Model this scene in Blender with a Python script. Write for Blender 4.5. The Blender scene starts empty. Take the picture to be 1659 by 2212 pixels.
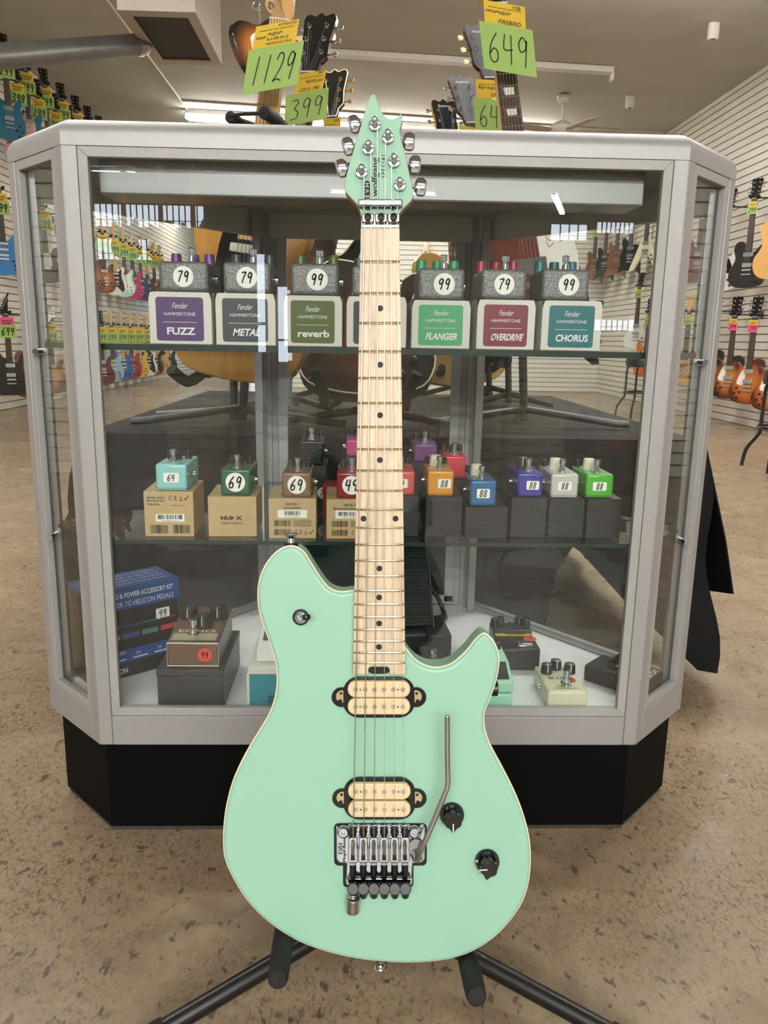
import bpy, math, random
from mathutils import Vector, Matrix
random.seed(7)
SC = bpy.context.scene
COL = SC.collection
# ------------------------------------------------------------------ camera, world, exposure
PSI, TH, RO, FPX, HC = .0326, .2155, -.0171, 1700.0, .8
_fw = Vector((math.sin(PSI)*math.cos(TH), math.cos(PSI)*math.cos(TH), -math.sin(TH)))
_r0 = Vector((math.cos(PSI), -math.sin(PSI), 0)); _d0 = _fw.cross(_r0)
CR = (math.cos(RO)*_r0 + math.sin(RO)*_d0).normalized()
CD = (-math.sin(RO)*_r0 + math.cos(RO)*_d0).normalized()
CF = _fw
CAM = Vector((0, 0, HC))
cd = bpy.data.cameras.new('camera'); cam = bpy.data.objects.new('camera', cd); COL.objects.link(cam)
cd.sensor_fit = 'VERTICAL'; cd.sensor_height = 24; cd.lens = 24*FPX/2212; cd.clip_start = .02; cd.clip_end = 100
cam.matrix_world = Matrix(((CR.x, -CD.x, -CF.x, 0), (CR.y, -CD.y, -CF.y, 0), (CR.z, -CD.z, -CF.z, HC), (0, 0, 0, 1)))
SC.camera = cam
SC.view_settings.view_transform = 'Standard'; SC.view_settings.look = 'None'
SC.view_settings.gamma = 1; SC.view_settings.use_curve_mapping = False
SC.view_settings.exposure = -0.14
SC.cycles.max_bounces = 8; SC.cycles.diffuse_bounces = 4; SC.cycles.glossy_bounces = 4
SC.cycles.transparent_max_bounces = 24; SC.cycles.caustics_reflective = False; SC.cycles.caustics_refractive = False
SC.cycles.sample_clamp_indirect = 6; SC.cycles.adaptive_threshold = .02
TUBE_W, KEY_W, PANE_S, TUBE_E = 60, 88, 14.0, 60      # watts per fluorescent fixture and added key light, strength of the daylight windows
w = bpy.data.worlds.new('world'); SC.world = w; w.use_nodes = True
w.node_tree.nodes['Background'].inputs[0].default_value = (.75, .85, 1, 1); w.node_tree.nodes['Background'].inputs[1].default_value = .02

def ray(px, py): return (px-829.5)/FPX*CR + (py-1106)/FPX*CD + CF
def atY(px, py, Y): v = ray(px, py); return CAM + v*(Y/v.y)
def atZ(px, py, Z): v = ray(px, py); return CAM + v*((Z-HC)/v.z)
def atX(px, py, X): v = ray(px, py); return CAM + v*(X/v.x)

# ------------------------------------------------------------------ materials
def lin(h):
    if isinstance(h, str):
        h = h.lstrip('#'); c = [int(h[i:i+2], 16)/255 for i in (0, 2, 4)]
        return tuple(x/12.92 if x <= .04045 else ((x+.055)/1.055)**2.4 for x in c) + (1,)
    return tuple(h) + (1,)
MATS = {}
def mat(hexc, rough=.5, metal=0, coat=0, bump=0, bscale=200, var=.04, vscale=30, spec=.5, stretch=None):
    key = (hexc, rough, metal, coat, bump, bscale, var, vscale, spec, stretch)
    if key in MATS: return MATS[key]
    m = bpy.data.materials.new('surface_' + str(len(MATS))); m.use_nodes = True
    nt = m.node_tree; b = nt.nodes['Principled BSDF']
    b.inputs['Roughness'].default_value = rough; b.inputs['Metallic'].default_value = metal
    b.inputs['Coat Weight'].default_value = coat; b.inputs['Coat Roughness'].default_value = .08
    b.inputs['Specular IOR Level'].default_value = spec
    c = lin(hexc)
    tc = nt.nodes.new('ShaderNodeTexCoord')
    src = tc.outputs['Object']
    if stretch:
        mp = nt.nodes.new('ShaderNodeMapping'); mp.inputs['Scale'].default_value = stretch
        nt.links.new(src, mp.inputs[0]); src = mp.outputs[0]
    n = nt.nodes.new('ShaderNodeTexNoise'); n.inputs['Scale'].default_value = vscale; n.inputs['Detail'].default_value = 4
    nt.links.new(src, n.inputs['Vector'])
    r = nt.nodes.new('ShaderNodeValToRGB')
    r.color_ramp.elements[0].position = .3; r.color_ramp.elements[1].position = .7
    r.color_ramp.elements[0].color = tuple(x*(1-var) for x in c[:3]) + (1,)
    r.color_ramp.elements[1].color = tuple(min(1, x*(1+var)) for x in c[:3]) + (1,)
    nt.links.new(n.outputs['Fac'], r.inputs[0]); nt.links.new(r.outputs[0], b.inputs['Base Color'])
    if bump:
        n2 = nt.nodes.new('ShaderNodeTexNoise'); n2.inputs['Scale'].default_value = bscale; n2.inputs['Detail'].default_value = 3
        nt.links.new(src, n2.inputs['Vector'])
        bp = nt.nodes.new('ShaderNodeBump'); bp.inputs['Strength'].default_value = bump; bp.inputs['Distance'].default_value = .002
        nt.links.new(n2.outputs['Fac'], bp.inputs['Height']); nt.links.new(bp.outputs[0], b.inputs['Normal'])
    MATS[key] = m
    return m
def emis(hexc, s):
    key = ('e', hexc, s)
    if key in MATS: return MATS[key]
    m = bpy.data.materials.new('lit_' + str(len(MATS))); m.use_nodes = True
    b = m.node_tree.nodes['Principled BSDF']
    b.inputs['Base Color'].default_value = lin(hexc); b.inputs['Emission Color'].default_value = lin(hexc); b.inputs['Emission Strength'].default_value = s
    MATS[key] = m
    return m
def glass_mat(tint='#f4fbf8', boost=1.0, haze=0.0):
    key = ('g', tint, boost, haze)
    if key in MATS: return MATS[key]
    m = bpy.data.materials.new('clear_glass'); m.use_nodes = True; nt = m.node_tree
    nt.nodes.remove(nt.nodes['Principled BSDF']); out = nt.nodes['Material Output']
    tr = nt.nodes.new('ShaderNodeBsdfTransparent'); tr.inputs[0].default_value = lin(tint)
    gl = nt.nodes.new('ShaderNodeBsdfGlossy'); gl.inputs['Roughness'].default_value = 0
    lw = nt.nodes.new('ShaderNodeLayerWeight'); lw.inputs[0].default_value = .5
    p = nt.nodes.new('ShaderNodeMath'); p.operation = 'POWER'; p.inputs[1].default_value = 5; nt.links.new(lw.outputs['Facing'], p.inputs[0])
    ma = nt.nodes.new('ShaderNodeMath'); ma.operation = 'MULTIPLY_ADD'; ma.inputs[1].default_value = .95; ma.inputs[2].default_value = .045*boost
    nt.links.new(p.outputs[0], ma.inputs[0]); ma.use_clamp = True
    mx = nt.nodes.new('ShaderNodeMixShader'); nt.links.new(ma.outputs[0], mx.inputs[0]); nt.links.new(tr.outputs[0], mx.inputs[1]); nt.links.new(gl.outputs[0], mx.inputs[2])
    last = mx
    nt.links.new(last.outputs[0], out.inputs[0])
    MATS[key] = m
    return m
def burst_mat(inner, mid, outer, cz=-.62, sx=.16, sz=.21, rough=.18):
    key = ('b', inner, mid, outer, cz, sx)
    if key in MATS: return MATS[key]
    m = bpy.data.materials.new('sunburst_finish'); m.use_nodes = True; nt = m.node_tree; b = nt.nodes['Principled BSDF']
    b.inputs['Roughness'].default_value = rough; b.inputs['Coat Weight'].default_value = .6
    tc = nt.nodes.new('ShaderNodeTexCoord'); mp = nt.nodes.new('ShaderNodeMapping')
    mp.inputs['Location'].default_value = (0, 0, -cz/sz); mp.inputs['Scale'].default_value = (1/sx, 1e-4, 1/sz)
    nt.links.new(tc.outputs['Object'], mp.inputs[0])
    g = nt.nodes.new('ShaderNodeVectorMath'); g.operation = 'LENGTH'; nt.links.new(mp.outputs[0], g.inputs[0])
    r = nt.nodes.new('ShaderNodeValToRGB'); e = r.color_ramp.elements
    e[0].position = .35; e[0].color = lin(inner); e[1].position = .98; e[1].color = lin(outer)
    k = e.new(.72); k.color = lin(mid)
    nt.links.new(g.outputs['Value'], r.inputs[0]); nt.links.new(r.outputs[0], b.inputs['Base Color'])
    MATS[key] = m
    return m
CHROME = mat('#d6dfea', .1, 1); STEEL = mat('#aeb2b6', .28, 1); NICKEL = mat('#d0d0ce', .22, 1); GOLD = mat('#e0b25c', .2, 1)
BLACK = mat('#0d0d0e', .35); BLACKG = mat('#08080a', .14, 0, 0, 0, 200, .04, 30, .45); RUBBER = mat('#141415', .75); INK = mat('#0b0b0d', .6); WHITE = mat('#e9e8e4', .5)
PAPER = mat('#efeeea', .7); ALU = mat('#a4a4a6', .5, .35, .0, 0, 200, .02, 60, .5)

# ------------------------------------------------------------------ mesh builder
I4 = Matrix.Identity(4)
def T(x=0, y=0, z=0): return Matrix.Translation((x, y, z))
def RX(a): return Matrix.Rotation(math.radians(a), 4, 'X')
def RY(a): return Matrix.Rotation(math.radians(a), 4, 'Y')
def RZ(a): return Matrix.Rotation(math.radians(a), 4, 'Z')
def frame(o, x, y):
    x = Vector(x); y = Vector(y); z = x.cross(y)
    if z.length > 0: z.normalize()
    o = Vector(o)
    return Matrix(((x.x, y.x, z.x, o.x), (x.y, y.y, z.y, o.y), (x.z, y.z, z.z, o.z), (0, 0, 0, 1)))
def FR(x=0, y=0, z=0): return frame((x, y, z), (1, 0, 0), (0, 0, 1))          # upright plane facing -y
def catmull(pts, n=4, closed=True):
    out = []; N = len(pts); P = [Vector(p) for p in pts]
    for i in range(N if closed else N-1):
        if closed: a, b, c, d = P[i-1], P[i], P[(i+1) % N], P[(i+2) % N]
        else: a, b, c, d = P[max(i-1, 0)], P[i], P[i+1], P[min(i+2, N-1)]
        for k in range(n):
            t = k/n
            out.append(.5*((2*b) + (c-a)*t + (2*a-5*b+4*c-d)*t*t + (3*b-a-3*c+d)*t**3))
    if not closed: out.append(P[-1])
    return [tuple(p) for p in out]
def rrect(w, h, r, n=5, cx=0, cy=0):
    o = []
    for sx, sy, a0 in ((1, 1, 0), (-1, 1, 90), (-1, -1, 180), (1, -1, 270)):
        for k in range(n+1):
            a = math.radians(a0+90*k/n)
            o.append((cx+sx*(w/2-r)+r*math.cos(a), cy+sy*(h/2-r)+r*math.sin(a)))
    return o
def circ(r, n=24, cx=0, cy=0): return [(cx+r*math.cos(2*math.pi*k/n), cy+r*math.sin(2*math.pi*k/n)) for k in range(n)]
TXT = {}
def text_geo(s, bold=0):
    if (s, bold) in TXT: return TXT[(s, bold)]
    cu = bpy.data.curves.new('t', 'FONT'); cu.body = s; cu.size = 1; cu.resolution_u = 3; cu.offset = bold
    o = bpy.data.objects.new('t', cu); COL.objects.link(o)
    me = bpy.data.meshes.new_from_object(o)
    V = [tuple(v.co) for v in me.vertices]; F = [tuple(p.vertices) for p in me.polygons]
    bpy.data.objects.remove(o); bpy.data.curves.remove(cu); bpy.data.meshes.remove(me)
    if V:
        x0 = min(v[0] for v in V); x1 = max(v[0] for v in V); y0 = min(v[1] for v in V); y1 = max(v[1] for v in V)
        V = [((v[0]-x0), (v[1]-y0), 0) for v in V]; TXT[(s, bold)] = (V, F, x1-x0, y1-y0)
    else: TXT[(s, bold)] = ([], [], 1, 1)
    return TXT[(s, bold)]
STRK = {
 '0': [[(.5, 1), (.2, .85), (.1, .5), (.2, .12), (.5, 0), (.8, .15), (.9, .5), (.8, .85), (.5, 1)]],
 '1': [[(.55, 1), (.42, 0)]],
 '2': [[(.15, .8), (.35, 1), (.7, .98), (.85, .78), (.6, .4), (.1, .02), (.45, .08), (.95, 0)]],
 '3': [[(.15, .95), (.6, 1), (.8, .8), (.45, .55), (.85, .35), (.75, .05), (.1, 0)]],
 '4': [[(.22, 1), (.12, .5), (.85, .52)], [(.75, 1), (.7, 0)]],
 '5': [[(.85, 1), (.25, 1), (.2, .55), (.7, .6), (.85, .3), (.6, 0), (.1, .05)]],
 '6': [[(.75, 1), (.3, .65), (.12, .25), (.35, 0), (.75, .08), (.8, .35), (.5, .48), (.18, .3)]],
 '7': [[(.1, .95), (.85, 1), (.55, .5), (.4, 0)]],
 '8': [[(.55, .52), (.2, .72), (.35, 1), (.7, 1), (.85, .75), (.5, .5), (.15, .25), (.3, 0), (.7, 0), (.85, .25), (.55, .52)]],
 '9': [[(.8, .85), (.45, 1), (.15, .75), (.3, .5), (.7, .6), (.82, .9), (.75, .4), (.65, 0)]],
}
class MB:
    def __init__(s): s.v = []; s.f = []; s.mi = []
    def add(s, V, F, M=None, m=0):
        o = len(s.v)
        s.v += [tuple(M @ Vector(p)) for p in V] if M is not None else [tuple(p) for p in V]
        s.f += [tuple(i+o for i in f) for f in F]; s.mi += [m]*len(F)
        return s
    def box(s, x0, x1, y0, y1, z0, z1, M=None, m=0):
        V = [(x, y, z) for z in (z0, z1) for y in (y0, y1) for x in (x0, x1)]
        return s.add(V, [(0, 2, 3, 1), (4, 5, 7, 6), (0, 1, 5, 4), (2, 6, 7, 3), (0, 4, 6, 2), (1, 3, 7, 5)], M, m)
    def cbox(s, c, d, M=None, m=0):
        return s.box(c[0]-d[0]/2, c[0]+d[0]/2, c[1]-d[1]/2, c[1]+d[1]/2, c[2]-d[2]/2, c[2]+d[2]/2, M, m)
    def prism(s, P, z0, z1, M=None, m=0, mside=None):
        A = sum(P[i-1][0]*P[i][1]-P[i][0]*P[i-1][1] for i in range(len(P)))
        if A < 0: P = P[::-1]
        n = len(P)
        V = [(p[0], p[1], z0) for p in P] + [(p[0], p[1], z1) for p in P]
        s.add(V, [tuple(range(n-1, -1, -1)), tuple(range(n, 2*n))], M, m)
        o = len(s.v)-2*n
        s.f += [(o+i, o+(i+1) % n, o+n+(i+1) % n, o+n+i) for i in range(n)]; s.mi += [m if mside is None else mside]*n
        return s
    def flat(s, P, z, M=None, m=0):
        A = sum(P[i-1][0]*P[i][1]-P[i][0]*P[i-1][1] for i in range(len(P)))
        if A < 0: P = P[::-1]
        return s.add([(p[0], p[1], z) for p in P], [tuple(range(len(P)))], M, m)
    def tube(s, P, r, n=10, closed=False, M=None, m=0, caps=True):
        P = [Vector(p) for p in P]; N = len(P); R = r if isinstance(r, (list, tuple)) else [r]*N
        t0 = (P[1]-P[0]).normalized(); a = Vector((0, 0, 1)) if abs(t0.z) < .9 else Vector((1, 0, 0)); u = t0.cross(a).normalized()
        V = []
        for i in range(N):
            if closed: t = (P[(i+1) % N]-P[i-1])
            else: t = P[min(i+1, N-1)]-P[max(i-1, 0)]
            if t.length < 1e-9: t = t0.copy()
            t.normalize(); u = u - t*u.dot(t)
            if u.length < 1e-6: u = t.orthogonal()
            u.normalize(); b = t.cross(u)
            for k in range(n):
                an = 2*math.pi*k/n; V.append(P[i] + R[i]*(math.cos(an)*u + math.sin(an)*b))
        F = []
        for i in range(N if closed else N-1):
            j = (i+1) % N
            for k in range(n):
                F.append((i*n+k, i*n+(k+1) % n, j*n+(k+1) % n, j*n+k))
        if caps and not closed: F += [tuple(range(n-1, -1, -1)), tuple(range((N-1)*n, N*n))]
        return s.add(V, F, M, m)
    def cyl(s, a, b, r, n=16, M=None, m=0): return s.tube([a, b], r, n, False, M, m)
    def lathe(s, prof, n=20, M=None, m=0):
        V = []; F = []; N = len(prof)
        for r, z in prof: V += [(r*math.cos(2*math.pi*k/n), r*math.sin(2*math.pi*k/n), z) for k in range(n)]
        for i in range(N-1):
            for k in range(n): F.append((i*n+k, i*n+(k+1) % n, (i+1)*n+(k+1) % n, (i+1)*n+k))
        F += [tuple(range(n-1, -1, -1)), tuple(range((N-1)*n, N*n))]
        return s.add(V, F, M, m)
    def text(s, t, x, y, h, M, w=None, al='C', slant=0, bold=0, m=0, z=.0004):
        V, F, tw, th = text_geo(t, bold); k = h/th; kx = (w/tw) if w else k
        W = tw*kx; ox = x - (W/2 if al == 'C' else (W if al == 'R' else 0))
        return s.add([(ox+p[0]*kx+slant*p[1]*k, y+p[1]*k, z) for p in V], F, M, m)
    def ribbon(s, P, wd, M, m=0, z=.0005):
        for i in range(len(P)-1):
            a = Vector(P[i][:2]); b = Vector(P[i+1][:2]); d = b-a
            if d.length < 1e-9: continue
            d.normalize(); nn = Vector((-d.y, d.x))*wd/2; a2 = a-d*wd*.25; b2 = b+d*wd*.25
            s.add([(*(a2-nn), z), (*(b2-nn), z), (*(b2+nn), z), (*(a2+nn), z)], [(0, 1, 2, 3)], M, m)
        return s
    def hand(s, t, x, y, h, M, w=None, sl=.08, wd=None, m=0, z=.0006):      # handwritten digits, centred at x
        n = len(t); W = w or h*.62*n; cw = W/n; wd = wd or h*.1
        for i, ch in enumerate(t):
            for st in STRK.get(ch, []):
                P = [(x-W/2+cw*(i+.1+.78*p[0])+sl*h*(p[1]-.5)*2, y+h*p[1]) for p in st]
                P = catmull([(p[0], p[1], 0) for p in P], 3, False) if len(P) > 2 else P
                s.ribbon(P, wd, M, m, z)
        return s
    def bars(s, x0, x1, y0, y1, M, n=22, m=0, z=.0006):
        st = (x1-x0)/n; rr = random.Random(int(x0*1e5) % 997)
        for i in range(n):
            wv = st*rr.choice((.25, .4, .6, .8)); s.add([(x0+i*st, y0, z), (x0+i*st+wv, y0, z), (x0+i*st+wv, y1, z), (x0+i*st, y1, z)], [(0, 1, 2, 3)], M, m)
        return s
    def build(s, name, mats, parent=None, bev=0, smooth=35, M=None, seg=2, label=None):
        me = bpy.data.meshes.new(name); me.from_pydata(s.v, [], s.f); 
        mats = mats if isinstance(mats, (list, tuple)) else [mats]
        for q in mats: me.materials.append(q)
        me.polygons.foreach_set('material_index', s.mi)
        if smooth:
            me.polygons.foreach_set('use_smooth', [True]*len(me.polygons)); me.set_sharp_from_angle(angle=math.radians(smooth))
        me.update()
        o = bpy.data.objects.new(name, me); COL.objects.link(o)
        if parent is not None: o.parent = parent
        if M is not None: o.matrix_local = M
        if bev:
            b = o.modifiers.new('bevel', 'BEVEL'); b.width = bev; b.segments = seg; b.limit_method = 'ANGLE'; b.angle_limit = math.radians(40); b.use_clamp_overlap = True
        if label: o['label'] = label
        return o
def tag(o, label, cat, group=None):
    o['label'] = label; o['category'] = cat
    if group: o['group'] = group
    return o
def thing(name, label, cat, M=I4, group=None):
    o = bpy.data.objects.new(name, None); COL.objects.link(o); o.matrix_world = M; o.empty_display_size = .05
    return tag(o, label, cat, group)
def struct(o): o['kind'] = 'structure'; return o
def dup(root, M, label, group=None, recolor=None):      # copy of a thing with its parts and sub-parts
    def cp(o, par):
        c = o.copy(); COL.objects.link(c)
        if par is not None: c.parent = par
        if recolor and o.name.split('.')[0] in recolor:
            for i, mm in enumerate(recolor[o.name.split('.')[0]]):
                if i < len(c.material_slots) and mm: c.material_slots[i].link = 'OBJECT'; c.material_slots[i].material = mm
        for ch in KIDS.get(o.name, []): cp(ch, c)
        return c
    r = cp(root, None); r.matrix_world = M; r['label'] = label
    if group: r['group'] = group
    return r
KIDS = {}
def learn(root):
    def go(o):
        KIDS[o.name] = list(o.children)
        for c in o.children: go(c)
    go(root)
# ------------------------------------------------------------------ the room
XL, XR, YF, YB, YP, YS, XW = -3.8, 3.95, -15.0, 22.0, 13.2, -1.6, 7.2
def ceil_z(x): return 3.605 - .031*x
def concrete():
    m = bpy.data.materials.new('polished_concrete'); m.use_nodes = True; nt = m.node_tree; b = nt.nodes['Principled BSDF']; L = nt.links.new
    tc = nt.nodes.new('ShaderNodeTexCoord')
    def noise(sc, det, dist=0, ro=.55, mapscale=None):
        n = nt.nodes.new('ShaderNodeTexNoise'); n.inputs['Scale'].default_value = sc; n.inputs['Detail'].default_value = det
        n.inputs['Distortion'].default_value = dist; n.inputs['Roughness'].default_value = ro
        if mapscale:
            mp = nt.nodes.new('ShaderNodeMapping'); mp.inputs['Scale'].default_value = mapscale; L(tc.outputs['Object'], mp.inputs[0]); L(mp.outputs[0], n.inputs['Vector'])
        else: L(tc.outputs['Object'], n.inputs['Vector'])
        return n
    def ramp(src, stops):
        r = nt.nodes.new('ShaderNodeValToRGB'); e = r.color_ramp.elements
        e[0].position, e[0].color = stops[0][0], lin(stops[0][1]); e[1].position, e[1].color = stops[-1][0], lin(stops[-1][1])
        for p, c in stops[1:-1]: k = e.new(p); k.color = lin(c)
        L(src, r.inputs[0]); return r
    def mix(fac, a, bb, mode='MIX'):
        x = nt.nodes.new('ShaderNodeMix'); x.data_type = 'RGBA'; x.blend_type = mode
        if isinstance(fac, float): x.inputs[0].default_value = fac
        else: L(fac, x.inputs[0])
        L(a, x.inputs[6]); L(bb, x.inputs[7]); return x.outputs[2]
    big = ramp(noise(1.1, 6, .6).outputs['Fac'], [(.3, (.2, .145, .095)), (.5, (.3, .222, .147)), (.72, (.4, .308, .205))])
    mid = ramp(noise(9, 8, 1.2, .65).outputs['Fac'], [(.3, (.12, .083, .055)), (.5, (.287, .216, .144)), (.7, (.48, .38, .265))])
    c = mix(.5, big.outputs[0], mid.outputs[0])
    fine = ramp(noise(150, 5, .9, .75, (1, .6, 1)).outputs['Fac'], [(.36, (.021, .015, .01)), (.5, (.3, .222, .145)), (1, (.41, .318, .212))])
    msk = ramp(noise(2.3, 3).outputs['Fac'], [(.36, '#333333'), (.6, '#ffffff')])
    c = mix(msk.outputs[0], c, mix(.75, c, fine.outputs[0]))
    sp = ramp(noise(60, 3, .4, .6, (1, .6, 1)).outputs['Fac'], [(.60, '#000000'), (.66, '#ffffff')])
    dk = nt.nodes.new('ShaderNodeRGB'); dk.outputs[0].default_value = lin('#4a3f35')
    m2 = nt.nodes.new('ShaderNodeMath'); m2.operation = 'MULTIPLY'; m2.inputs[1].default_value = .8; L(sp.outputs[0], m2.inputs[0])
    c = mix(m2.outputs[0], c, dk.outputs[0])
    v = nt.nodes.new('ShaderNodeTexVoronoi'); v.feature = 'DISTANCE_TO_EDGE'; v.inputs['Scale'].default_value = .55
    nd = noise(3, 5); ad = nt.nodes.new('ShaderNodeVectorMath'); ad.operation = 'MULTIPLY_ADD'; ad.inputs[1].default_value = (.35, .35, 0)
    L(nd.outputs['Color'], ad.inputs[0]); L(tc.outputs['Object'], ad.inputs[2]); L(ad.outputs[0], v.inputs['Vector'])
    cr = ramp(v.outputs['Distance'], [(0, '#ffffff'), (.006, '#000000')])
    m3 = nt.nodes.new('ShaderNodeMath'); m3.operation = 'MULTIPLY'; m3.inputs[1].default_value = .14; L(cr.outputs[0], m3.inputs[0])
    c = mix(m3.outputs[0], c, dk.outputs[0])
    L(c, b.inputs['Base Color'])
    rr = ramp(noise(5, 4).outputs['Fac'], [(.3, '#7a7a7a'), (.7, '#b0b0b0')]); L(rr.outputs[0], b.inputs['Roughness'])
    b.inputs['Specular IOR Level'].default_value = .35
    bp = nt.nodes.new('ShaderNodeBump'); bp.inputs['Strength'].default_value = .12; bp.inputs['Distance'].default_value = .003
    L(noise(70, 4).outputs['Fac'], bp.inputs['Height']); L(bp.outputs[0], b.inputs['Normal'])
    return m
struct(MB().box(-XW-.3, XW+.3, YF-.3, YB+.3, -.1, 0).build('floor', concrete()))
CEIL = mat('#b3b1a7', .8, 0, 0, .5, 3, .06, 2.2)
mb = MB()
zl, zr = ceil_z(-XW-.3), ceil_z(XW+.3); a_, b_ = -XW-.3, XW+.3
mb.add([(a_, YF-.3, zl), (b_, YF-.3, zr), (b_, YB+.3, zr), (a_, YB+.3, zl), (a_, YF-.3, zl+.1), (b_, YF-.3, zr+.1), (b_, YB+.3, zr+.1), (a_, YB+.3, zl+.1)],
       [(0, 3, 2, 1), (4, 5, 6, 7), (0, 1, 5, 4), (1, 2, 6, 5), (2, 3, 7, 6), (3, 0, 4, 7)])
struct(mb.build('ceiling', CEIL, smooth=0))
SLAT = mat('#d6d1c8', .45, 0, 0, 0, 1, .03, 4)
def slatwall(name, p, q, H, base=.0, depth=.03):            # wall of grooved boards from p to q (inside face on the left of p->q)
    mb = MB(); d = Vector((q[0]-p[0], q[1]-p[1], 0)); L = d.length; d.normalize(); n = Vector((-d.y, d.x, 0))
    M = Matrix(((d.x, n.x, 0, p[0]), (d.y, n.y, 0, p[1]), (0, 0, 1, 0), (0, 0, 0, 1)))
    mb.box(0, L, -.12, -depth, 0, H, M)
    z = base; mb.box(0, L, -depth-.002, 0, 0, base+.03, M) if base else None
    while z < H-.01:
        mb.box(0, L, -depth-.002, 0, z+.006, min(z+.0762-.006, H), M); z += .0762
    return struct(mb.build(name, SLAT, smooth=0))
slatwall('wall_right', (XR, YS), (XR, YB), 3.6)
slatwall('wall_left', (XL, YB), (XL, YS), 3.8)
slatwall('wall_partition', (XR, YP), (-1.15, YP), 3.75)
PLASTER = mat('#b8afa0', .8, 0, 0, .2, 40)
struct(MB().box(XL-.3, XR+.3, YB, YB+.15, 0, 3.9).build('wall_back', PLASTER))
FW = mat('#aba9a6', .8)
struct(MB().box(-XW-.3, XW+.3, YF-.15, YF, 0, 3.9).build('wall_front', FW))
for nm, x0, x1, y0, y1 in (('wall_side_left', -XW-.15, -XW, YF, YS+.1), ('wall_side_right', XW, XW+.15, YF, YS+.1), ('wall_return_left', -XW, XL-.12, YS, YS+.12), ('wall_return_right', XR+.12, XW, YS, YS+.12)):
    struct(MB().box(x0, x1, y0, y1, 0, 3.9).build(nm, FW))
struct(MB().box(XR-.02, XR-.0005, YS, YP, 0, .004).build('baseboard_right', mat('#6d6255', .7), smooth=0))
# ceiling battens (cover strips of the ceiling boards)
for i, (x0, y0, x1, y1) in enumerate(((-2.25, 7.2, -2.28, 13), (-2.27, 10.75, 3.9, 10.9), (-1.0, 4.0, 3.9, 4.0))):
    a = Vector((x0, y0, ceil_z(x0)-.006)); b = Vector((x1, y1, ceil_z(x1)-.006))
    struct(MB().cyl(a, b, .012, 6).build('trim_%d' % (i+1), mat('#cfc8bb', .7)))
# ---- fluorescent fixtures
def fixture(label, c, L, along='x', lit=True, tubes=1, power=None, z=None, side=0, rot=90):
    zc = (ceil_z(c[0])-.005) if z is None else z
    M = T(c[0], c[1], zc) @ (I4 if along == 'x' else RZ(rot)) @ (RY(1.78) if along == 'x' and z is None else I4)
    t = thing('fluorescent_fixture', label, 'ceiling light', M)
    MB().box(-L/2, L/2, -.055, .055, -.055, 0).build('housing', mat('#d8d5d0', .4), t, .004)
    for s in (-1, 1):
        mb = MB(); mb.box(s*L/2-.012, s*L/2+.012, -.04, .04, -.12, -.055); mb.build('lamp_holder', mat('#e6e4e0', .4), t, .003)
    if lit:
        for k in range(tubes):
            y = 0 if tubes == 1 else (-.03+.06*k)
            n = max(1, round(L/1.22))
            for j in range(n):
                a = -L/2+.02+(L-.04)*j/n; b = -L/2+.02+(L-.04)*(j+1)/n
                MB().cyl((a+.01, y, -.095), (b-.01, y, -.095), .020 if L < 4 else .034, 10).build('tube', emis('#fffaf0', TUBE_E), t)
        ld = bpy.data.lights.new('tube_or_key_light', 'AREA'); ld.shape = 'RECTANGLE'; ld.size = L; ld.size_y = .1; ld.energy = (power or TUBE_W)*L/2.44; ld.color = (1, .985, .95)
        if side:                                             # extra light added sideways into the room as key, beyond the tubes' own
            l2 = bpy.data.lights.new('tube_or_key_light', 'AREA'); l2.shape = 'RECTANGLE'; l2.size = L; l2.size_y = .12; l2.energy = side; l2.color = ld.color
            q = bpy.data.objects.new('tube_or_key_light', l2); COL.objects.link(q); q.parent = t; q.location = (0, .06, -.1); q.rotation_euler = (math.radians(74), 0, 0)
        lo = bpy.data.objects.new('tube_or_key_light', ld); COL.objects.link(lo); lo.parent = t; lo.location = (0, 0, -.125)
    return t
fixture('long lit fluorescent strip on the ceiling at the far end of the shop', (.15, 11.15), 4.88, tubes=2)
fixture('unlit white fluorescent strip with an empty lamp holder, on the ceiling above the headstocks', (1.03, 8.66), 2.98, lit=False)
fixture('lit fluorescent fixture glowing on the ceiling just beyond the top right of the photo', (1.95, 6.3), 2.44, tubes=2)
for x, y, nm, pw, sd in ((-1.9, 3.2, 'over the display table, left side', 45, 0), (1.6, 3.0, 'over the display table, right side', 45, 0), (.1, -2.6, 'behind the photographer', 30, 0), (-2.3, -6.2, 'in the middle row behind the photographer, left', 30, KEY_W), (.1, -6.2, 'in the middle row behind the photographer, centre', 30, KEY_W), (2.5, -6.2, 'in the middle row behind the photographer, right', 30, KEY_W), (-1.4, -9, 'in the row before the shop window, left', 30, KEY_W), (1.6, -9, 'in the row before the shop window, right', 30, KEY_W)):
    fixture('lit fluorescent fixture ' + nm, (x, y), 2.44, tubes=2, power=pw, side=sd)
fixture('lit fluorescent fixture mirrored in the top left corner of the case glass', (-4.2, -11.07), 1.22, power=20, z=3.45)
fixture('lit fluorescent fixture mirrored in the case glass behind the mint headstock', (.37, -12.5), 1.88, power=20, z=3.45)
fixture('twin tube fixture seen as two bright strokes mirrored in the case glass', (3.7, -13.3), 2.2, 'y', tubes=2, power=20, z=3.45, rot=108)
fixture('lit fluorescent fixture on the ceiling far down the left aisle', (-2.3, 16.5), 2.44, tubes=2)
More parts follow.
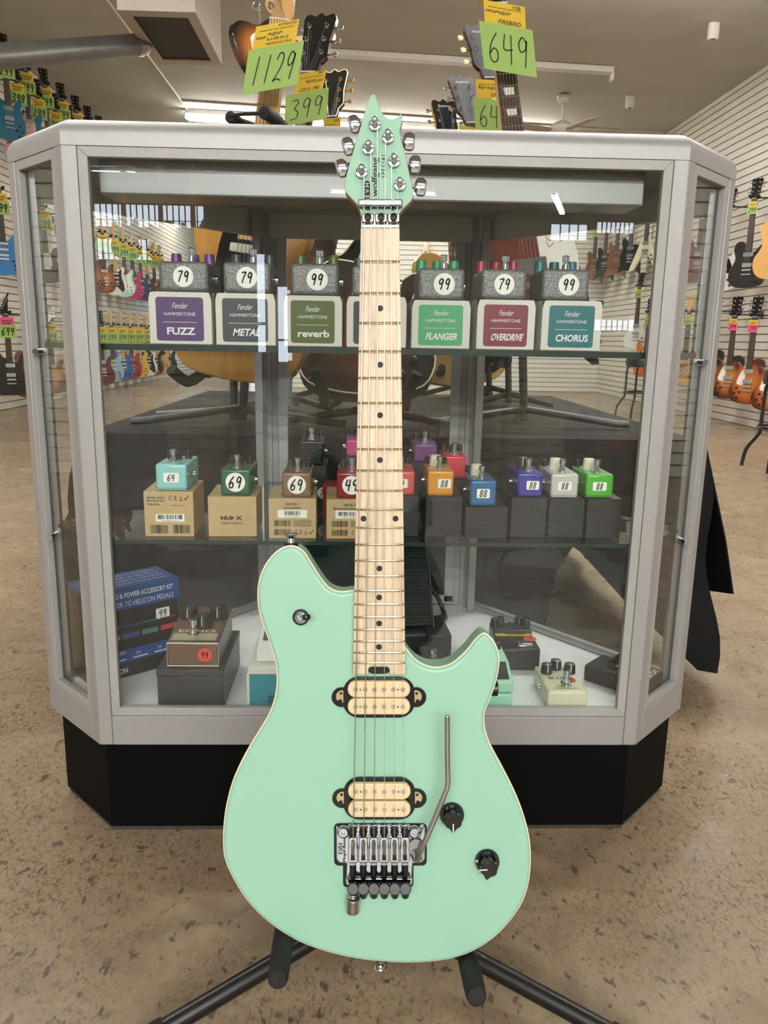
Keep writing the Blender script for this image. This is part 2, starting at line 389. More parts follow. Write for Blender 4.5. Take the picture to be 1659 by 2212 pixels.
# ---- ceiling sensors
for px, py, lb in ((1543, 60, 'white ceiling sensor box, the nearer of two, high on the right'), (1362, 215, 'white ceiling sensor box, the farther of two, beyond the strip light')):
    p = atZ(px, py, 3.47); t = thing('ceiling_sensor', lb, 'sensor', T(p.x, p.y, ceil_z(p.x)))
    mb = MB(); mb.prism(catmull([(-.045, 0), (-.045, .03), (0, .05), (.045, .03), (.045, 0), (.03, -.02), (-.03, -.02)], 2), -.13, 0)
    mb.build('housing', mat('#dedbd5', .5), t, .006)
    MB().cyl((0, .0, -.136), (0, 0, -.128), .018).build('lens', mat('#5b5852', .3), t)
# ---- ceiling fan
p = atZ(1185, 285, 3.3); t = thing('ceiling_fan', 'white ceiling fan on a short rod above the right end of the case', 'fan', T(p.x, 9.6, ceil_z(p.x)))
FANW = mat('#d5d1ca', .4)
MB().lathe([(.02, 0), (.075, -.02), (.07, -.06), (.03, -.1), (.015, -.1)]).build('canopy', FANW, t)
MB().cyl((0, 0, -.08), (0, 0, -.3), .013).build('rod', FANW, t)
MB().lathe([(.02, -.27), (.08, -.3), (.14, -.34), (.15, -.38), (.1, -.43), (.03, -.45)]).build('motor', FANW, t)
for k in range(4):
    mb = MB(); M = RZ(20+90*k) @ RX(10); mb.prism([(.14, -.03), (.2, -.06), (.6, -.075), (.64, 0), (.6, .075), (.2, .06), (.14, .03)], -.006, .006, T(0, 0, -.39) @ M)
    mb.build('blade', mat('#a59c8d', .5), t, .002)
# ---- unit heater and flue pipe
hx0, hx1, hy0, hy1, hz = -1.66, -1.14, 5.95, 7.0, 2.95
HT = mat('#b6aea3', .5, 0, 0, 0, 1, .05, 8)
t = thing('unit_heater', 'beige metal unit heater with dark grille, slung under the ceiling', 'heater', T((hx0+hx1)/2, (hy0+hy1)/2, hz))
W2, D2 = (hx1-hx0)/2, (hy1-hy0)/2
mb = MB(); mb.box(-W2, W2, -D2, -D2+.02, 0, .06).box(-W2, W2, -D2, -D2+.02, .62, .66).box(-W2, -W2+.05, -D2, -D2+.02, .06, .62).box(W2-.05, W2, -D2, -D2+.02, .06, .62)
mb.box(-W2, -W2+.02, -D2+.02, D2-.02, 0, .64).box(W2-.02, W2, -D2+.02, D2-.02, 0, .64).box(-W2, W2, D2-.02, D2, 0, .64).box(-W2, W2, -D2+.02, D2, .64, .66)
mb.box(-W2-.002, W2+.002, -D2-.002, -D2+.1, -.012, -.001).box(-W2-.002, W2+.002, D2-.08, D2+.002, -.012, -.001).box(-W2-.002, -W2+.07, -D2+.1, D2-.08, -.012, -.001).box(W2-.07, W2+.002, -D2+.1, D2-.08, -.012, -.001)
mb.build('casing', HT, t, 0)
MB().box(-W2+.07, W2-.07, -D2+.1, D2-.08, .004, .02).build('grille', mat('#3a342f', .7, 0, 0, .6, 300), t)
MB().box(-W2+.05, W2-.05, -D2+.06, -D2+.08, .06, .62).build('burner_opening', mat('#15120f', .6), t)
mb = MB()
for k in range(9): mb.box(-.12+.03*k, -.105+.03*k, -D2+.03, -D2+.05, .06, .3)
mb.build('burner_bars', mat('#9a958d', .3, 1), t)
for sx in (-1, 1):
    for sy in (-1, 1): MB().cyl((sx*W2*.8, sy*D2*.8, .66), (sx*W2*.8, sy*D2*.8, ceil_z(hx0)-hz-.02), .008, 6).build('hanger_rod', STEEL, t)
a = atY(0, 122, 5.5); b = atY(300, 97, 6.55); d = (a-b).normalized()
pipe = MB(); far = b+d*2.6
pipe.tube([far, b+d*.04], .075, 24); pipe.build('flue_pipe', mat('#6f6e6c', .42, .6, 0, .1, 20, .15, 6)); tag(bpy.data.objects['flue_pipe'], 'grey galvanised flue pipe running from the heater to the left wall', 'pipe')
e = MB(); e.tube([b+d*.05, b-d*.01, b-d*.05+Vector((.01, 0, -.005)), b-d*.07+Vector((.03, .01, -.02))], [.077, .08, .072, .045], 20)
e.build('elbow', mat('#a7a39c', .28, .9, 0, .1, 20, .2, 9), bpy.data.objects['flue_pipe'])
# ---- shop front behind the camera (mirrored in the case glass)
DAY = emis('#e6f0ff', PANE_S)
WFR = mat('#8d857a', .5)
def shop_window(n, x0, x1, z0, z1, bars):
    o = struct(MB().box(x0-.06, x1+.06, YF, YF+.05, z0-.06, z1+.06).build('window_%d' % n, WFR, None, .005))
    MB().box(x0, x1, YF+.05, YF+.056, z0, z1).build('pane', DAY, o)
    for k in range(1, bars): x = x0+(x1-x0)*k/bars; MB().box(x-.012, x+.012, YF+.06, YF+.085, z0, z1).build('bar', BLACK, o)
    MB().box(x0, x1, YF+.056, YF+.09, z0+(z1-z0)*.28, z0+(z1-z0)*.31).build('rail', BLACK, o)
shop_window(1, -5.49, -3.27, 2.99, 3.42, 18)
shop_window(2, -5.7, -4.11, 2.34, 2.74, 14)
shop_window(3, 4.94, 5.7, 3.07, 3.28, 8)
shop_window(4, 3.97, 4.72, 2.91, 3.22, 4)
shop_window(5, 5.04, 5.87, 1.08, 1.3, 7)
shop_window(6, -2.19, -2.03, .5, 2.5, 1)
shop_window(7, -1.76, -1.56, .3, 1.85, 1)
# ---- far glass door
dr = struct(MB().box(-3.1, -1.95, YB-.06, YB-.001, 0, 2.5).build('door_1', mat('#77716a', .5), None, .005))
MB().box(-3.0, -2.55, YB-.075, YB-.06, .15, 2.35).build('pane', emis('#e2ecff', 5.0), dr)
MB().box(-2.48, -2.03, YB-.075, YB-.06, .15, 2.35).build('pane', emis('#e2ecff', 5.0), dr)
# ------------------------------------------------------------------ display case
FL, FRt, BR_, RRt, RL, BL_ = (-.408, 1.156), (.453, 1.156), (.580, 1.288), (.245, 1.715), (-.205, 1.715), (-.535, 1.288)
PLAN = [FL, FRt, BR_, RRt, RL, BL_]                          # anticlockwise from above
def inset(P, d):
    out = []; n = len(P)
    for i in range(n):
        a, b, c = Vector(P[i-1]), Vector(P[i]), Vector(P[(i+1) % n])
        u = (b-a).normalized(); v = (c-b).normalized(); nu = Vector((-u.y, u.x)); nv = Vector((-v.y, v.x)); k = (nu+nv); k /= (1+nu.dot(nv))
        q = b+k*d; out.append((q.x, q.y))
    return out
case = thing('display_case', 'silver framed glass display case with angled corners on a black plinth', 'display case', T(.02, 1.43, 0))
CT = T(-.02, -1.43, 0)
def cpart(mb, nm, mt, bev=.0012, parent=None, **k): return mb.build(nm, mt, parent or case, bev, M=CT if parent is None else None, **k)
P0 = inset(PLAN, .0135)
cpart(MB().prism(P0, .008, .163), 'plinth', mat('#050506', .6, 0, 0, .1, 60, .04, 30, .1), .002)
cpart(MB().prism(inset(PLAN, .017), 0, .01), 'plinth_foot', mat('#3b352c', .7), 0)
cpart(MB().prism(inset(PLAN, .006), .163, .2125), 'deck', mat('#e6e8ec', .6), 0)
mb = MB(); rings = [(0, 1.05), (0, 1.066), (.003, 1.075), (.009, 1.082), (.018, 1.086), (.03, 1.087)]
V = []; 
for d_, z_ in rings: V += [(x, y, z_) for x, y in inset(PLAN, d_)]
F = []
for i in range(len(rings)-1):
    for k in range(6): F.append((i*6+k, i*6+(k+1) % 6, (i+1)*6+(k+1) % 6, (i+1)*6+k))
F.append(tuple(range((len(rings)-1)*6, len(rings)*6)))
for i, (x, y) in enumerate(inset(PLAN, .03)): V.append((x, y, 1.05))
nn = len(rings)*6
for k in range(6): F.append((k, nn+k, nn+(k+1) % 6, (k+1) % 6))
mb.add(V, F); cpart(mb, 'top_cap', ALU, 0)
cpart(MB().prism(inset(PLAN, .031), 1.045, 1.0855), 'top_panel', mat('#8d8b88', .4), 0)
GL = glass_mat('#fcfefd', .75)
ALD = mat('#bdbbb9', .4)
for i in range(6):
    a = Vector(PLAN[i]); b = Vector(PLAN[(i+1) % 6]); L = (b-a).length; d = (b-a)/L; n = Vector((-d.y, d.x))        # n points inward
    M = Matrix(((d.x, n.x, 0, a.x), (d.y, n.y, 0, a.y), (0, 0, 1, 0), (0, 0, 0, 1)))
    pw = .021 if i in (0, 1, 5) else .016
    e0 = .0108 if i else .0108
    rear = i in (2, 3, 4)
    z0, z1 = .163, 1.05
    for u0, u1 in ((0, pw), (L-pw, L)):
        mb = MB(); mb.box(u0, u1, 0, .014, z0, z1, M); cpart(mb, 'corner_post', ALU, .0012)
    cpart(MB().box(pw+.0003, L-pw-.0003, .0, .014, z0, .2125, M), 'bottom_rail', ALU, .001)
    cpart(MB().box(pw, L-pw, .003, .017, 1.037 if not rear else 1.0, 1.0495, M), 'top_rail', ALU if not rear else ALD, .001)
    fw = .0135; u0, u1, za, zb = pw+.0004, L-pw-.0004, .213, 1.0495
    mb = MB()                                             # mitred moulding round the pane
    O = [(u0, za), (u1, za), (u1, zb), (u0, zb)]; In = [(u0+fw, za+fw), (u1-fw, za+fw), (u1-fw, zb-fw), (u0+fw, zb-fw)]
    for k in range(4):
        q = [O[k], O[(k+1) % 4], In[(k+1) % 4], In[k]]
        mb.add([(x, y, z) for y in (.001, .012) for x, z in q], [(0, 1, 2, 3), (7, 6, 5, 4), (0, 4, 5, 1), (1, 5, 6, 2), (2, 6, 7, 3), (3, 7, 4, 0)], M)
    cpart(mb, 'pane_moulding', mat('#9f9f9f', .45), .0008)
    cpart(MB().box(u0+.006, u1-.006, .008, .012, za+.006, zb-.006, M), 'glass_pane', GL, 0)
# rear door
a = Vector(RRt); b = Vector(RL)
door = cpart(MB().box(RL[0]+.03, RRt[0]-.03, 1.70, 1.712, 1.03, 1.05).box(RL[0]+.03, RL[0]+.05, 1.70, 1.712, .22, 1.03).box(RRt[0]-.05, RRt[0]-.03, 1.70, 1.712, .22, 1.03).box(RL[0]+.03, RRt[0]-.03, 1.70, 1.712, .215, .235), 'rear_door', ALU, .001)
cpart(MB().box(RL[0]+.0, RRt[0]-.0, 1.694, 1.70, 1.048, 1.078), 'rear_header', ALU, .001)
for x, z in ((-.125, 1.062), (.16, 1.062)):
    mb = MB(); mb.lathe([(.0075, 0), (.007, .0015), (.003, .002), (.0028, .001)], 16, T(x, 1.694, z) @ RX(90)); cpart(mb, 'header_screw', STEEL, 0)
# lamp trough under the top: long brushed metal reflector
mb = MB(); mb.box(-.370, .405, 1.192, 1.196, .995, 1.044); mb.box(-.370, .405, 1.196, 1.272, .995, .999); mb.box(-.370, .405, 1.268, 1.272, .999, 1.044)
cpart(mb, 'lamp_trough', mat('#8f8f90', .3, .2, 0, .15, 3, .06, 5), .003)
# shelf standards at the rear corners
for x, y in ((-.21, 1.66), (.25, 1.66), (-.50, 1.285), (.545, 1.285)):
    cpart(MB().box(x-.008, x+.008, y-.006, y+.006, .213, 1.04), 'shelf_standard', mat('#9c9b9a', .3, .8), .001)
for z in (.779, .484):
    for x, y in ((-.5, 1.28), (.545, 1.28)):
        cpart(MB().cyl((x, y-.03, z-.006), (x, y+.01, z-.006), .005, 10), 'shelf_pin', CHROME, 0)
EDGE = mat('#08281f', .35); SHG = glass_mat('#f7fcfa', .8)
for nm, z, zt in (('upper', .779, .788), ('lower', .4885, .4945)):
    P = inset(PLAN, .022); mb = MB(); mb.prism(P, z, zt, T(-.02, -1.43, 0), 0, 1)
    o = mb.build('glass_shelf', [SHG, EDGE], None, 0, M=T(.02, 1.43, 0)); tag(o, {'upper': 'upper glass shelf with a green edge, holding white boxes and grey pedals', 'lower': 'lower glass shelf holding the small coloured pedals'}[nm], 'shelf')
# ------------------------------------------------------------------ the mint guitar
GA, GB = .805, .078                                         # its face: camera depth = GA + GB * (distance below the optical axis)
_k = math.sqrt(1+GB*GB)
GX = CR; GU = (-CD - GB*CF)/_k; GN = (GB*CD - CF)/_k
def gplane(px, py): v = (px-829.5)/FPX, (py-1106)/FPX; z = GA/(1-GB*v[1]); return CAM + z*(v[0]*CR+v[1]*CD+CF)
G0 = gplane(820, 2080)
GM = Matrix(((GX.x, GU.x, GN.x, G0.x), (GX.y, GU.y, GN.y, G0.y), (GX.z, GU.z, GN.z, G0.z), (0, 0, 0, 1)))
def g(px, py, h=0):                                         # pixel -> guitar coordinates on the plane h above its face
    v = ray(px, py); t = (h-(CAM-G0).dot(GN))/v.dot(GN); q = CAM+v*t-G0
    return Vector((q.dot(GX), q.dot(GU), h))
def g2(px, py, h=0): q = g(px, py, h); return (q.x, q.y)
gt = thing('electric_guitar', 'mint green electric guitar with a pointed headstock and maple neck on a black stand', 'guitar', GM)
MINT = mat('#98cab3', .42, 0, .12, 0, 1, .012, 3); MAPLE = mat('#d9c7ab', .42, 0, 0, 0, 1, .2, 30, .4, (9, .7, 9)); WOOD = mat('#a8794e', .5)
BINDM = mat('#efe3c6', .45)
bp = [(800, 1300), (781, 1280), (766, 1277.5), (750, 1279.5), (734, 1280.6), (713, 1273.5), (696, 1256.6), (675, 1225), (658, 1197.5), (648, 1188.5), (637, 1182.5), (622, 1181.5), (603.5, 1189), (586.6, 1204), (571.8, 1225), (561, 1252), (557, 1278), (558.3, 1311), (565.5, 1341), (576, 1370.5), (586.6, 1400), (595, 1429.6), (598.6, 1455), (598.4, 1484), (593, 1514), (582.4, 1543.5), (565.5, 1573), (544.4, 1606.8), (523.3, 1644.8), (503, 1691), (490, 1740), (484, 1782), (482.5, 1815), (484, 1848), (489, 1867), (497, 1886), (513, 1916), (537, 1951), (571, 1986), (613.4, 2018), (661.7, 2043), (722, 2062.5), (782, 2074.5), (842.5, 2080.5), (890.7, 2081.8), (939, 2078.7), (981, 2071.5), (1023, 2056.4), (1065.5, 2029), (1095.6, 1999), (1122.7, 1962), (1137, 1928), (1144, 1892), (1146, 1855), (1144, 1822), (1138, 1790), (1128, 1756), (1115, 1722), (1099, 1688), (1080, 1653), (1060, 1615), (1049, 1585.7), (1045, 1560), (1046.5, 1539), (1055, 1518), (1067.6, 1484.4), (1076, 1450.7), (1078, 1425), (1074, 1404), (1065, 1386), (1055, 1375), (1044, 1371), (1027.5, 1385), (1012.7, 1404), (996, 1421), (974.8, 1437), (949.5, 1444.3), (928, 1443), (907, 1434.6), (890, 1421), (875.6, 1402), (868, 1392), (850, 1370)]
BO = catmull([g2(*p) for p in bp], 3)
MB().prism([p[:2] for p in BO], -.040, 0).build('body', MINT, gt, .0045, seg=4)
MB().tube([(p[0], p[1], -.0042) for p in BO], .00125, 6, True).build('binding', BINDM, gt)
# neck and fretboard
hn, hb = .0085, .0105
nk = [g2(779.4, 490, hn), g2(863, 490, hn), g2(876, 1458, hb), g2(842.5, 1458, hb), g2(841.5, 1446, hb), g2(836, 1440.5, hb), g2(801, 1440.5, hb), g2(795.5, 1446, hb), g2(795, 1458, hb), g2(762, 1458, hb)]
MB().prism(nk, 0.0005, .009).build('fretboard', MAPLE, gt, .0006)
a = g(779.4, 478, hn); b = g(863, 478, hn); c = g(872, 1330, hb); d = g(765, 1330, hb)
mb = MB(); V = []; n = 9
for (p, q, dep) in ((a, b, .014), (d, c, .016)):
    for k in range(n+1):
        an = math.pi*k/n; mx = (p.x+q.x)/2; hw = (q.x-p.x)/2-.0004
        V.append((mx-hw*math.cos(an), (p.y+q.y)/2, .0006-dep*math.sin(an)))
mb.add(V, [(i, i+1, n+2+i, n+1+i) for i in range(n)] + [tuple(range(n, -1, -1)), tuple(range(n+1, 2*n+2))])
mb.build('neck', MAPLE, gt, smooth=50)
FY = [565.3, 633.9, 698.2, 759.5, 816.7, 870.9, 922.3, 970.4, 1016.3, 1059.6, 1100.8, 1139.9, 1176.3, 1210.8, 1244.4, 1275.9, 1305.1, 1332.9, 1360, 1385, 1409.5, 1431.6]
FRM = mat('#e3d6bb', .2, 1)
def nx(y, l): t = (y-490)/(1458-490); return (779.4+(762-779.4)*t) if l else (863+(876-863)*t)
for y in FY:
    p = g(nx(y, 1)+.8, y, .0093); q = g(nx(y, 0)-.8, y, .0093)
    m_ = MB(); m_.tube([p, p+(q-p)*.03+Vector((0, 0, .0004)), q+(p-q)*.03+Vector((0, 0, .0004)), q], [.0009, .0013, .0013, .0009], 8); m_.build('fret', FRM, gt)
for x, y in ((821.3, 666), (821.2, 788), (821, 897), (820.6, 993.8), (785.3, 1120.4), (854.5, 1120.4), (819.6, 1228), (819, 1290.6), (819, 1346.8), (818.6, 1397.5)):
    p = g(x, y, .009); MB().cyl((p.x, p.y, .0085), (p.x, p.y, .00915), .0030, 20).build('inlay_dot', INK, gt)
MB().prism([g2(796, 1441, .001), g2(841, 1441, .001), g2(841, 1452, .001), g2(832, 1456, .001), g2(805, 1456, .001), g2(796, 1452, .001)], .0, .0007).build('truss_rod_cavity', BLACK, gt)
# headstock
def zh(x, y): return (700+x/6.381, 190+y/6.381)
hp = [(686, 80), (655, 92), (630, 125), (600, 195), (560, 330), (530, 440), (480, 600), (420, 800), (350, 1040), (300, 1230), (284, 1300), (284, 1385), (300, 1440), (380, 1530), (440, 1592), (478, 1650), (500, 1720), (508, 1775), (1040, 1775), (1045, 1730), (1070, 1690), (1120, 1640), (1200, 1560), (1232, 1500), (1234, 1440), (1200, 1280), (1140, 1000), (1080, 760), (1048, 640), (1046, 580), (1062, 520), (1080, 460), (1080, 400), (1056, 345), (1030, 390), (980, 420), (910, 430), (850, 400), (800, 340), (760, 260), (725, 150), (705, 95)]
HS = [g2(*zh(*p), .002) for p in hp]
MB().prism(HS, -.012, .002, None, 0, 1).build('headstock', [mat('#88bca2', .45, 0, .1), WOOD], gt, .0007)  # face is the body mint darkened, its shade put into the colour
TP = [(809.6, 271), (838.2, 298.4), (795.4, 322), (851.2, 350), (781.2, 373), (863.6, 400.6)]
for k, (x, y) in enumerate(TP):
    p = g(x, y, .002); left = k in (0, 2, 4)
    mb = MB(); mb.lathe([(.0036, .002), (.0034, .006), (.0026, .0075), (.0026, .0115), (.0034, .013), (.0036, .0155), (.0034, .0172), (.0026, .0184), (.0014, .019)], 18, T(p.x, p.y, 0)); o = mb.build('tuner', CHROME, gt)
    mb = MB(); mb.prism(circ(.0064, 6), .002, .0034, T(p.x, p.y, 0)); mb.lathe([(.0062, .0034), (.0058, .0046), (.004, .005)], 24, T(p.x, p.y, 0)); mb.build('tuner_washer', CHROME, o, .0003)
    bx, by = [(767, 268), (882.6, 306), (753, 316), (895.4, 356), (739.5, 363), (907.6, 404)][k]
    q = g(bx, by, -.006); s = -1 if left else 1; ex = g((x+bx)/2, (y+by)/2, -.006)
    mb = MB(); mb.cyl((ex.x, q.y+.0006, -.006), (q.x-s*.004, q.y, -.006), .0022, 10); mb.build('tuner_shaft', CHROME, o)
    Mk = T(q.x, q.y, -.006) @ RZ(16 if left else -3)
    V = []; F = []; n_ = 12; X_ = ((-.0056, .0046, .0036), (-.003, .0088, .0044), (.0005, .0095, .0046), (.0042, .0090, .0042), (.0062, .0058, .003))
    for ux, ry, rz in X_: V += [(ux*s, ry*math.cos(2*math.pi*k2/n_), rz*math.sin(2*math.pi*k2/n_)) for k2 in range(n_)]
    for a_ in range(len(X_)-1): F += [(a_*n_+k2, a_*n_+(k2+1) % n_, (a_+1)*n_+(k2+1) % n_, (a_+1)*n_+k2) for k2 in range(n_)]
    F += [tuple(range(n_-1, -1, -1)), tuple(range(len(V)-n_, len(V)))]
    MB().add(V, F, Mk).build('tuner_button', mat('#ccd5e1', .1, 1), o, .0003, 20)
# logo
lgm = MB(); M = frame(g(786.5, 407, .0021), (0, 1, 0), (-1, 0, 0))          # reads bottom to top
cx = g(793, 411.5, .0021)
mb = MB(); mb.flat([(cx.x+.0040*math.cos(a), cx.y+.0095*math.sin(a)) for a in [2*math.pi*k/40 for k in range(40)]], .0022); mb.build('logo_badge', INK, gt)
Mt = frame((cx.x, cx.y, .0024), (0, 1, 0), (-1, 0, 0))
mb = MB(); mb.text('E V H', 0, -.0021, .0042, Mt, .0135, m=0); mb.build('logo_lettering', mat('#bfe3cb', .5), gt)
c2 = g(812, 383, .0022); Mt = frame((c2.x, c2.y, .0022), (0, 1, 0), (-1, 0, 0))
w0 = g(812, 426, .0022).y; w1 = g(812, 341, .0022).y
mb = MB(); mb.text('wolfgang', 0, -.0035, .0078, Mt, (w1-w0), slant=.05, bold=.012)
c3 = g(828.5, 358, .0022); Mt = frame((c3.x, c3.y, .0022), (0, 1, 0), (-1, 0, 0)); mb.text('S P E C I A L', 0, -.0025, .0046, Mt, g(828, 331, .0022).y-g(828, 382, .0022).y)
mb.build('headstock_lettering', INK, gt)
# string retainer bar and locking nut
a = g(773, 439, .006); b = g(870, 439, .006)
o = MB().box(a.x, b.x, a.y-.0035, a.y+.0035, .0045, .009).build('string_retainer', CHROME, gt, .0015)
for x in (794.5, 848.5):
    p = g(x, 437, .009); MB().lathe([(.0028, .0085), (.0026, .0098), (.0014, .0098), (.0012, .0092)], 16, T(p.x, p.y, 0)).build('retainer_screw', CHROME, o)
    p = g(x, 447.5, .006); MB().cyl((p.x, p.y, .002), (p.x, p.y, .0045), .0018, 10).build('retainer_screw', INK, o)
a = g(780, 463.5, .009); b = g(863, 493, .009)
nt_ = MB().box(a.x, b.x, b.y, a.y, .001, .0075).build('locking_nut', STEEL, gt, .0006)
MB().box(a.x, b.x, b.y, b.y+.0035, .0075, .0102).build('nut_ridge', CHROME, nt_, .0006)
for x in (794.7, 823.3, 850.5):
    p = g(x, 474, .012)
    MB().prism([(p.x-.0058, b.y+.0045), (p.x+.0058, b.y+.0045), (p.x+.0062, a.y), (p.x-.0062, a.y)], .0075, .0125).build('clamp_block', mat('#8a8784', .35, 1), nt_, .001)
    mb = MB(); mb.lathe([(.0036, .012), (.0036, .0155), (.0024, .0155), (.002, .0135)], 16, T(p.x, p.y+.002, 0)); mb.build('clamp_bolt', INK, nt_)
    MB().prism([(p.x-.0028, p.y), (p.x+.0028, p.y), (p.x+.001, b.y+.0046), (p.x-.001, b.y+.0046)], .0124, .0135).build('clamp_seat', INK, nt_)
# strings
sx_n = [787, 802, 816.8, 830.5, 844.2, 857.8]; sx_b = [763, 785.5, 808, 830.3, 852.3, 873.8]
SR = [.00062, .00052, .00042, .0003, .00024, .0002]
post = [4, 2, 0, 1, 3, 5]
for k in range(6):
    P = [g(*TP[post[k]], .0125)+Vector((.0024 if k < 3 else -.0024, 0, 0)), g(sx_n[k]-(1.5 if k < 3 else -1), 440, .0060), g(sx_n[k], 466, .0105), g(sx_n[k], 492, .0115), g(sx_b[k], 1800, .020), g(sx_b[k]-.6, 1848, .0175)]
    P[0].z = .010
    MB().tube(P, SR[k], 6).build('string', mat('#a49a8c', .3, 1) if k < 3 else mat('#cfcac2', .25, 1), gt)
# pickups
CREAM = mat('#e6d4ab', .35, 0, .3)
for (cx_, cy_, w_, h_, rows) in ((818.5, 1507, 155, 90, (1489.5, 1526.5)), (819.5, 1726, 155, 94, (1710, 1748.5))):
    c = g(cx_, cy_, .004); sc = (g(cx_+50, cy_, .004)-g(cx_-50, cy_, .004)).x/100
    W, H_ = w_*sc, h_*sc
    mb = MB(); mb.prism(rrect(W, H_, .0165, 8), .0, .0035, T(c.x, c.y, 0)); mb.prism(circ(.0105, 24), 0, .0025, T(c.x-W/2-.0015, c.y-.0003, 0)).prism(circ(.0105, 24), 0, .0025, T(c.x+W/2+.0015, c.y-.0003, 0))
    pk = mb.build('pickup', BLACKG, gt, .0005)
    for s in (-1, 1):
        mb = MB(); X = c.x+s*(W/2+.003)
        mb.prism(circ(.0064, 20), .0025, .0034, T(X-s*.002, c.y+.001, 0)); mb.build('mounting_plate', mat('#cdbf97', .25, .8), pk)
        MB().lathe([(.0022, .0033), (.002, .0046), (.001, .0048)], 12, T(X, c.y-.004, 0)).build('mounting_screw', BLACKG, pk)
        MB().lathe([(.0015, .0033), (.0014, .0042), (.0007, .0044)], 12, T(X-s*.001, c.y+.0045, 0)).build('mounting_screw', BLACKG, pk)
    for r_, yy in enumerate(rows):
        q = g(cx_, yy, .010); hh = 35.5*sc
        MB().prism(rrect(134*sc, hh, hh*.48, 8), .0035, .0105, T(q.x, q.y, 0)).build('bobbin', CREAM, pk, .0012)
        for k in range(6):
            x = g(cx_-50.5+20.4*k, yy, .0105).x
            mb = MB(); mb.lathe([(.0025, .0103), (.0023, .0113 if r_ else .0109), (.0008, .0114 if r_ else .0109)], 16, T(x, q.y, 0)); mb.build('pole_piece', mat('#cfccc6', .2, 1), pk)
        for k in (0.5, 4.5):
            x = g(cx_-50.5+20.4*k, yy, .0105).x; MB().cyl((x, q.y, .0102), (x, q.y, .01065), .0009, 10).build('bobbin_hole', INK, pk)
# tremolo bridge (zoomed photo 690,1740 at 3.77x)
def zb_(x, y, h=0): return g(690+x/3.7705, 1740+y/3.7705, h)
def zb2(x, y, h=0): q = zb_(x, y, h); return (q.x, q.y)
a = zb_(118, 143); b = zb_(874, 488); c = zb_(192, 470); d = zb_(766, 640)
mb = MB(); mb.prism(rrect(b.x-a.x, a.y-b.y, .005, 6, (a.x+b.x)/2, (a.y+b.y)/2), .0001, .0006); mb.prism(rrect(d.x-c.x, c.y-d.y+.006, .004, 5, (c.x+d.x)/2, (c.y+d.y)/2), .00015, .0007)
mb.build('bridge_cavity', INK, gt)
pl = [zb2(*p, .006) for p in ((136, 172), (150, 176), (160, 195), (225, 195), (232, 165), (740, 165), (748, 195), (800, 195), (822, 168), (852, 164), (862, 190), (858, 440), (835, 468), (760, 474), (752, 610), (215, 610), (222, 474), (160, 468), (138, 440))]
BR = mat('#cdd6e2', .09, 1)
br = MB().prism(pl, .0012, .0055).build('bridge', BR, gt, .0012)
xs = [272, 357, 442, 527, 612, 697]
for k, x in enumerate(xs):
    o = MB(); p = zb_(x, 420, .012)
    o.prism([zb2(x-38, 272, .012), zb2(x-20, 262, .012), zb2(x+20, 262, .012), zb2(x+38, 272, .012), zb2(x+36, 345, .012), zb2(x+40, 355, .012), zb2(x+40, 465, .012), zb2(x-40, 465, .012), zb2(x-40, 355, .012), zb2(x-36, 345, .012)], .0055, .0125)
    o.prism([zb2(x-30, 170, .012), zb2(x+30, 170, .012), zb2(x+30, 262, .012), zb2(x-30, 262, .012)], .0055, .009)
    s_ = o.build('saddle', BR, gt, .0009)
    mb = MB(); mb.prism([zb2(x-15, 398, .0128), zb2(x+15, 398, .0128), zb2(x+17, 446, .0128), zb2(x-17, 446, .0128)], .0125, .0132); mb.prism([zb2(x-9, 300, .0128), zb2(x+9, 300, .0128), zb2(x+9, 398, .0128), zb2(x-9, 398, .0128)], .0125, .0128); mb.build('string_block', INK, s_)
    mb = MB(); mb.tube([zb_(x, 178, .0095), zb_(x, 215, .0105), zb_(x, 250, .0095)], [.0028, .0046, .003], 10); mb.build('clamp_screw', INK, s_)
    MB().tube([zb_(x, 300, .0135), zb_(x, 330, .0155), zb_(x, 395, .0135)], [.0016, .002, .0016], 8).build('string_roller', BR, s_)
    mb = MB(); mb.tube([zb_(x, 478, .008), zb_(x, 560, .009), zb_(x, 598, .0085)], [.0036, .0034, .0026], 12); mb.build('lock_screw', BLACK, s_)
    ft = MB(); q = zb_(x+2, 672, .016); q2 = zb_(x+2, 735, .008)
    ft.tube([q+Vector((0, .001, .004)), q+Vector((0, -.001, -.002))], [.0061, .0061], 18); ft.build('fine_tuner', BLACK, gt, .0008)
    MB().tube([q+Vector((0, -.003, -.002)), q2], [.0041, .0041], 14).build('fine_tuner_stem', BLACK, gt, .0006)
mb = MB(); a = zb_(212, 598, .010); b = zb_(760, 672, .010); mb.box(a.x, b.x, b.y+.002, a.y, .0045, .0085); mb.build('fine_tuner_rail', BR, gt, .0015)
q = zb_(275, 735, .01); q2 = zb_(272, 862, .008); MB().tube([zb_(277, 715, .011), q, zb_(275, 752, .0105)], [.0042, .0045, .0068], 16).tube([zb_(275, 752, .0105), q2], .0071, 18).build('drop_tuner', mat('#b9b5b0', .35, 1), gt, .0006)
for x in (196, 772):
    p = zb_(x, 212, .006); mb = MB(); mb.lathe([(.0068, .0055), (.0068, .0075), (.0045, .0095), (.002, .0095), (.0018, .008)], 18, T(p.x, p.y, 0)); mb.build('pivot_post', BR, gt)
c = zb_(207, 362, .0057); Mt = frame((c.x, c.y, .0058), (0, 1, 0), (-1, 0, 0)); mb = MB(); mb.text('Floyd Rose', 0, -.0015, .0036, Mt, .027, slant=.15, bold=.01)
c = zb_(170, 352, .0057); Mt = frame((c.x, c.y, .0058), (0, 1, 0), (-1, 0, 0)); mb.text('EVH', 0, -.0025, .0045, Mt, .011)
mb.build('bridge_lettering', mat('#3a3a3c', .4), gt)
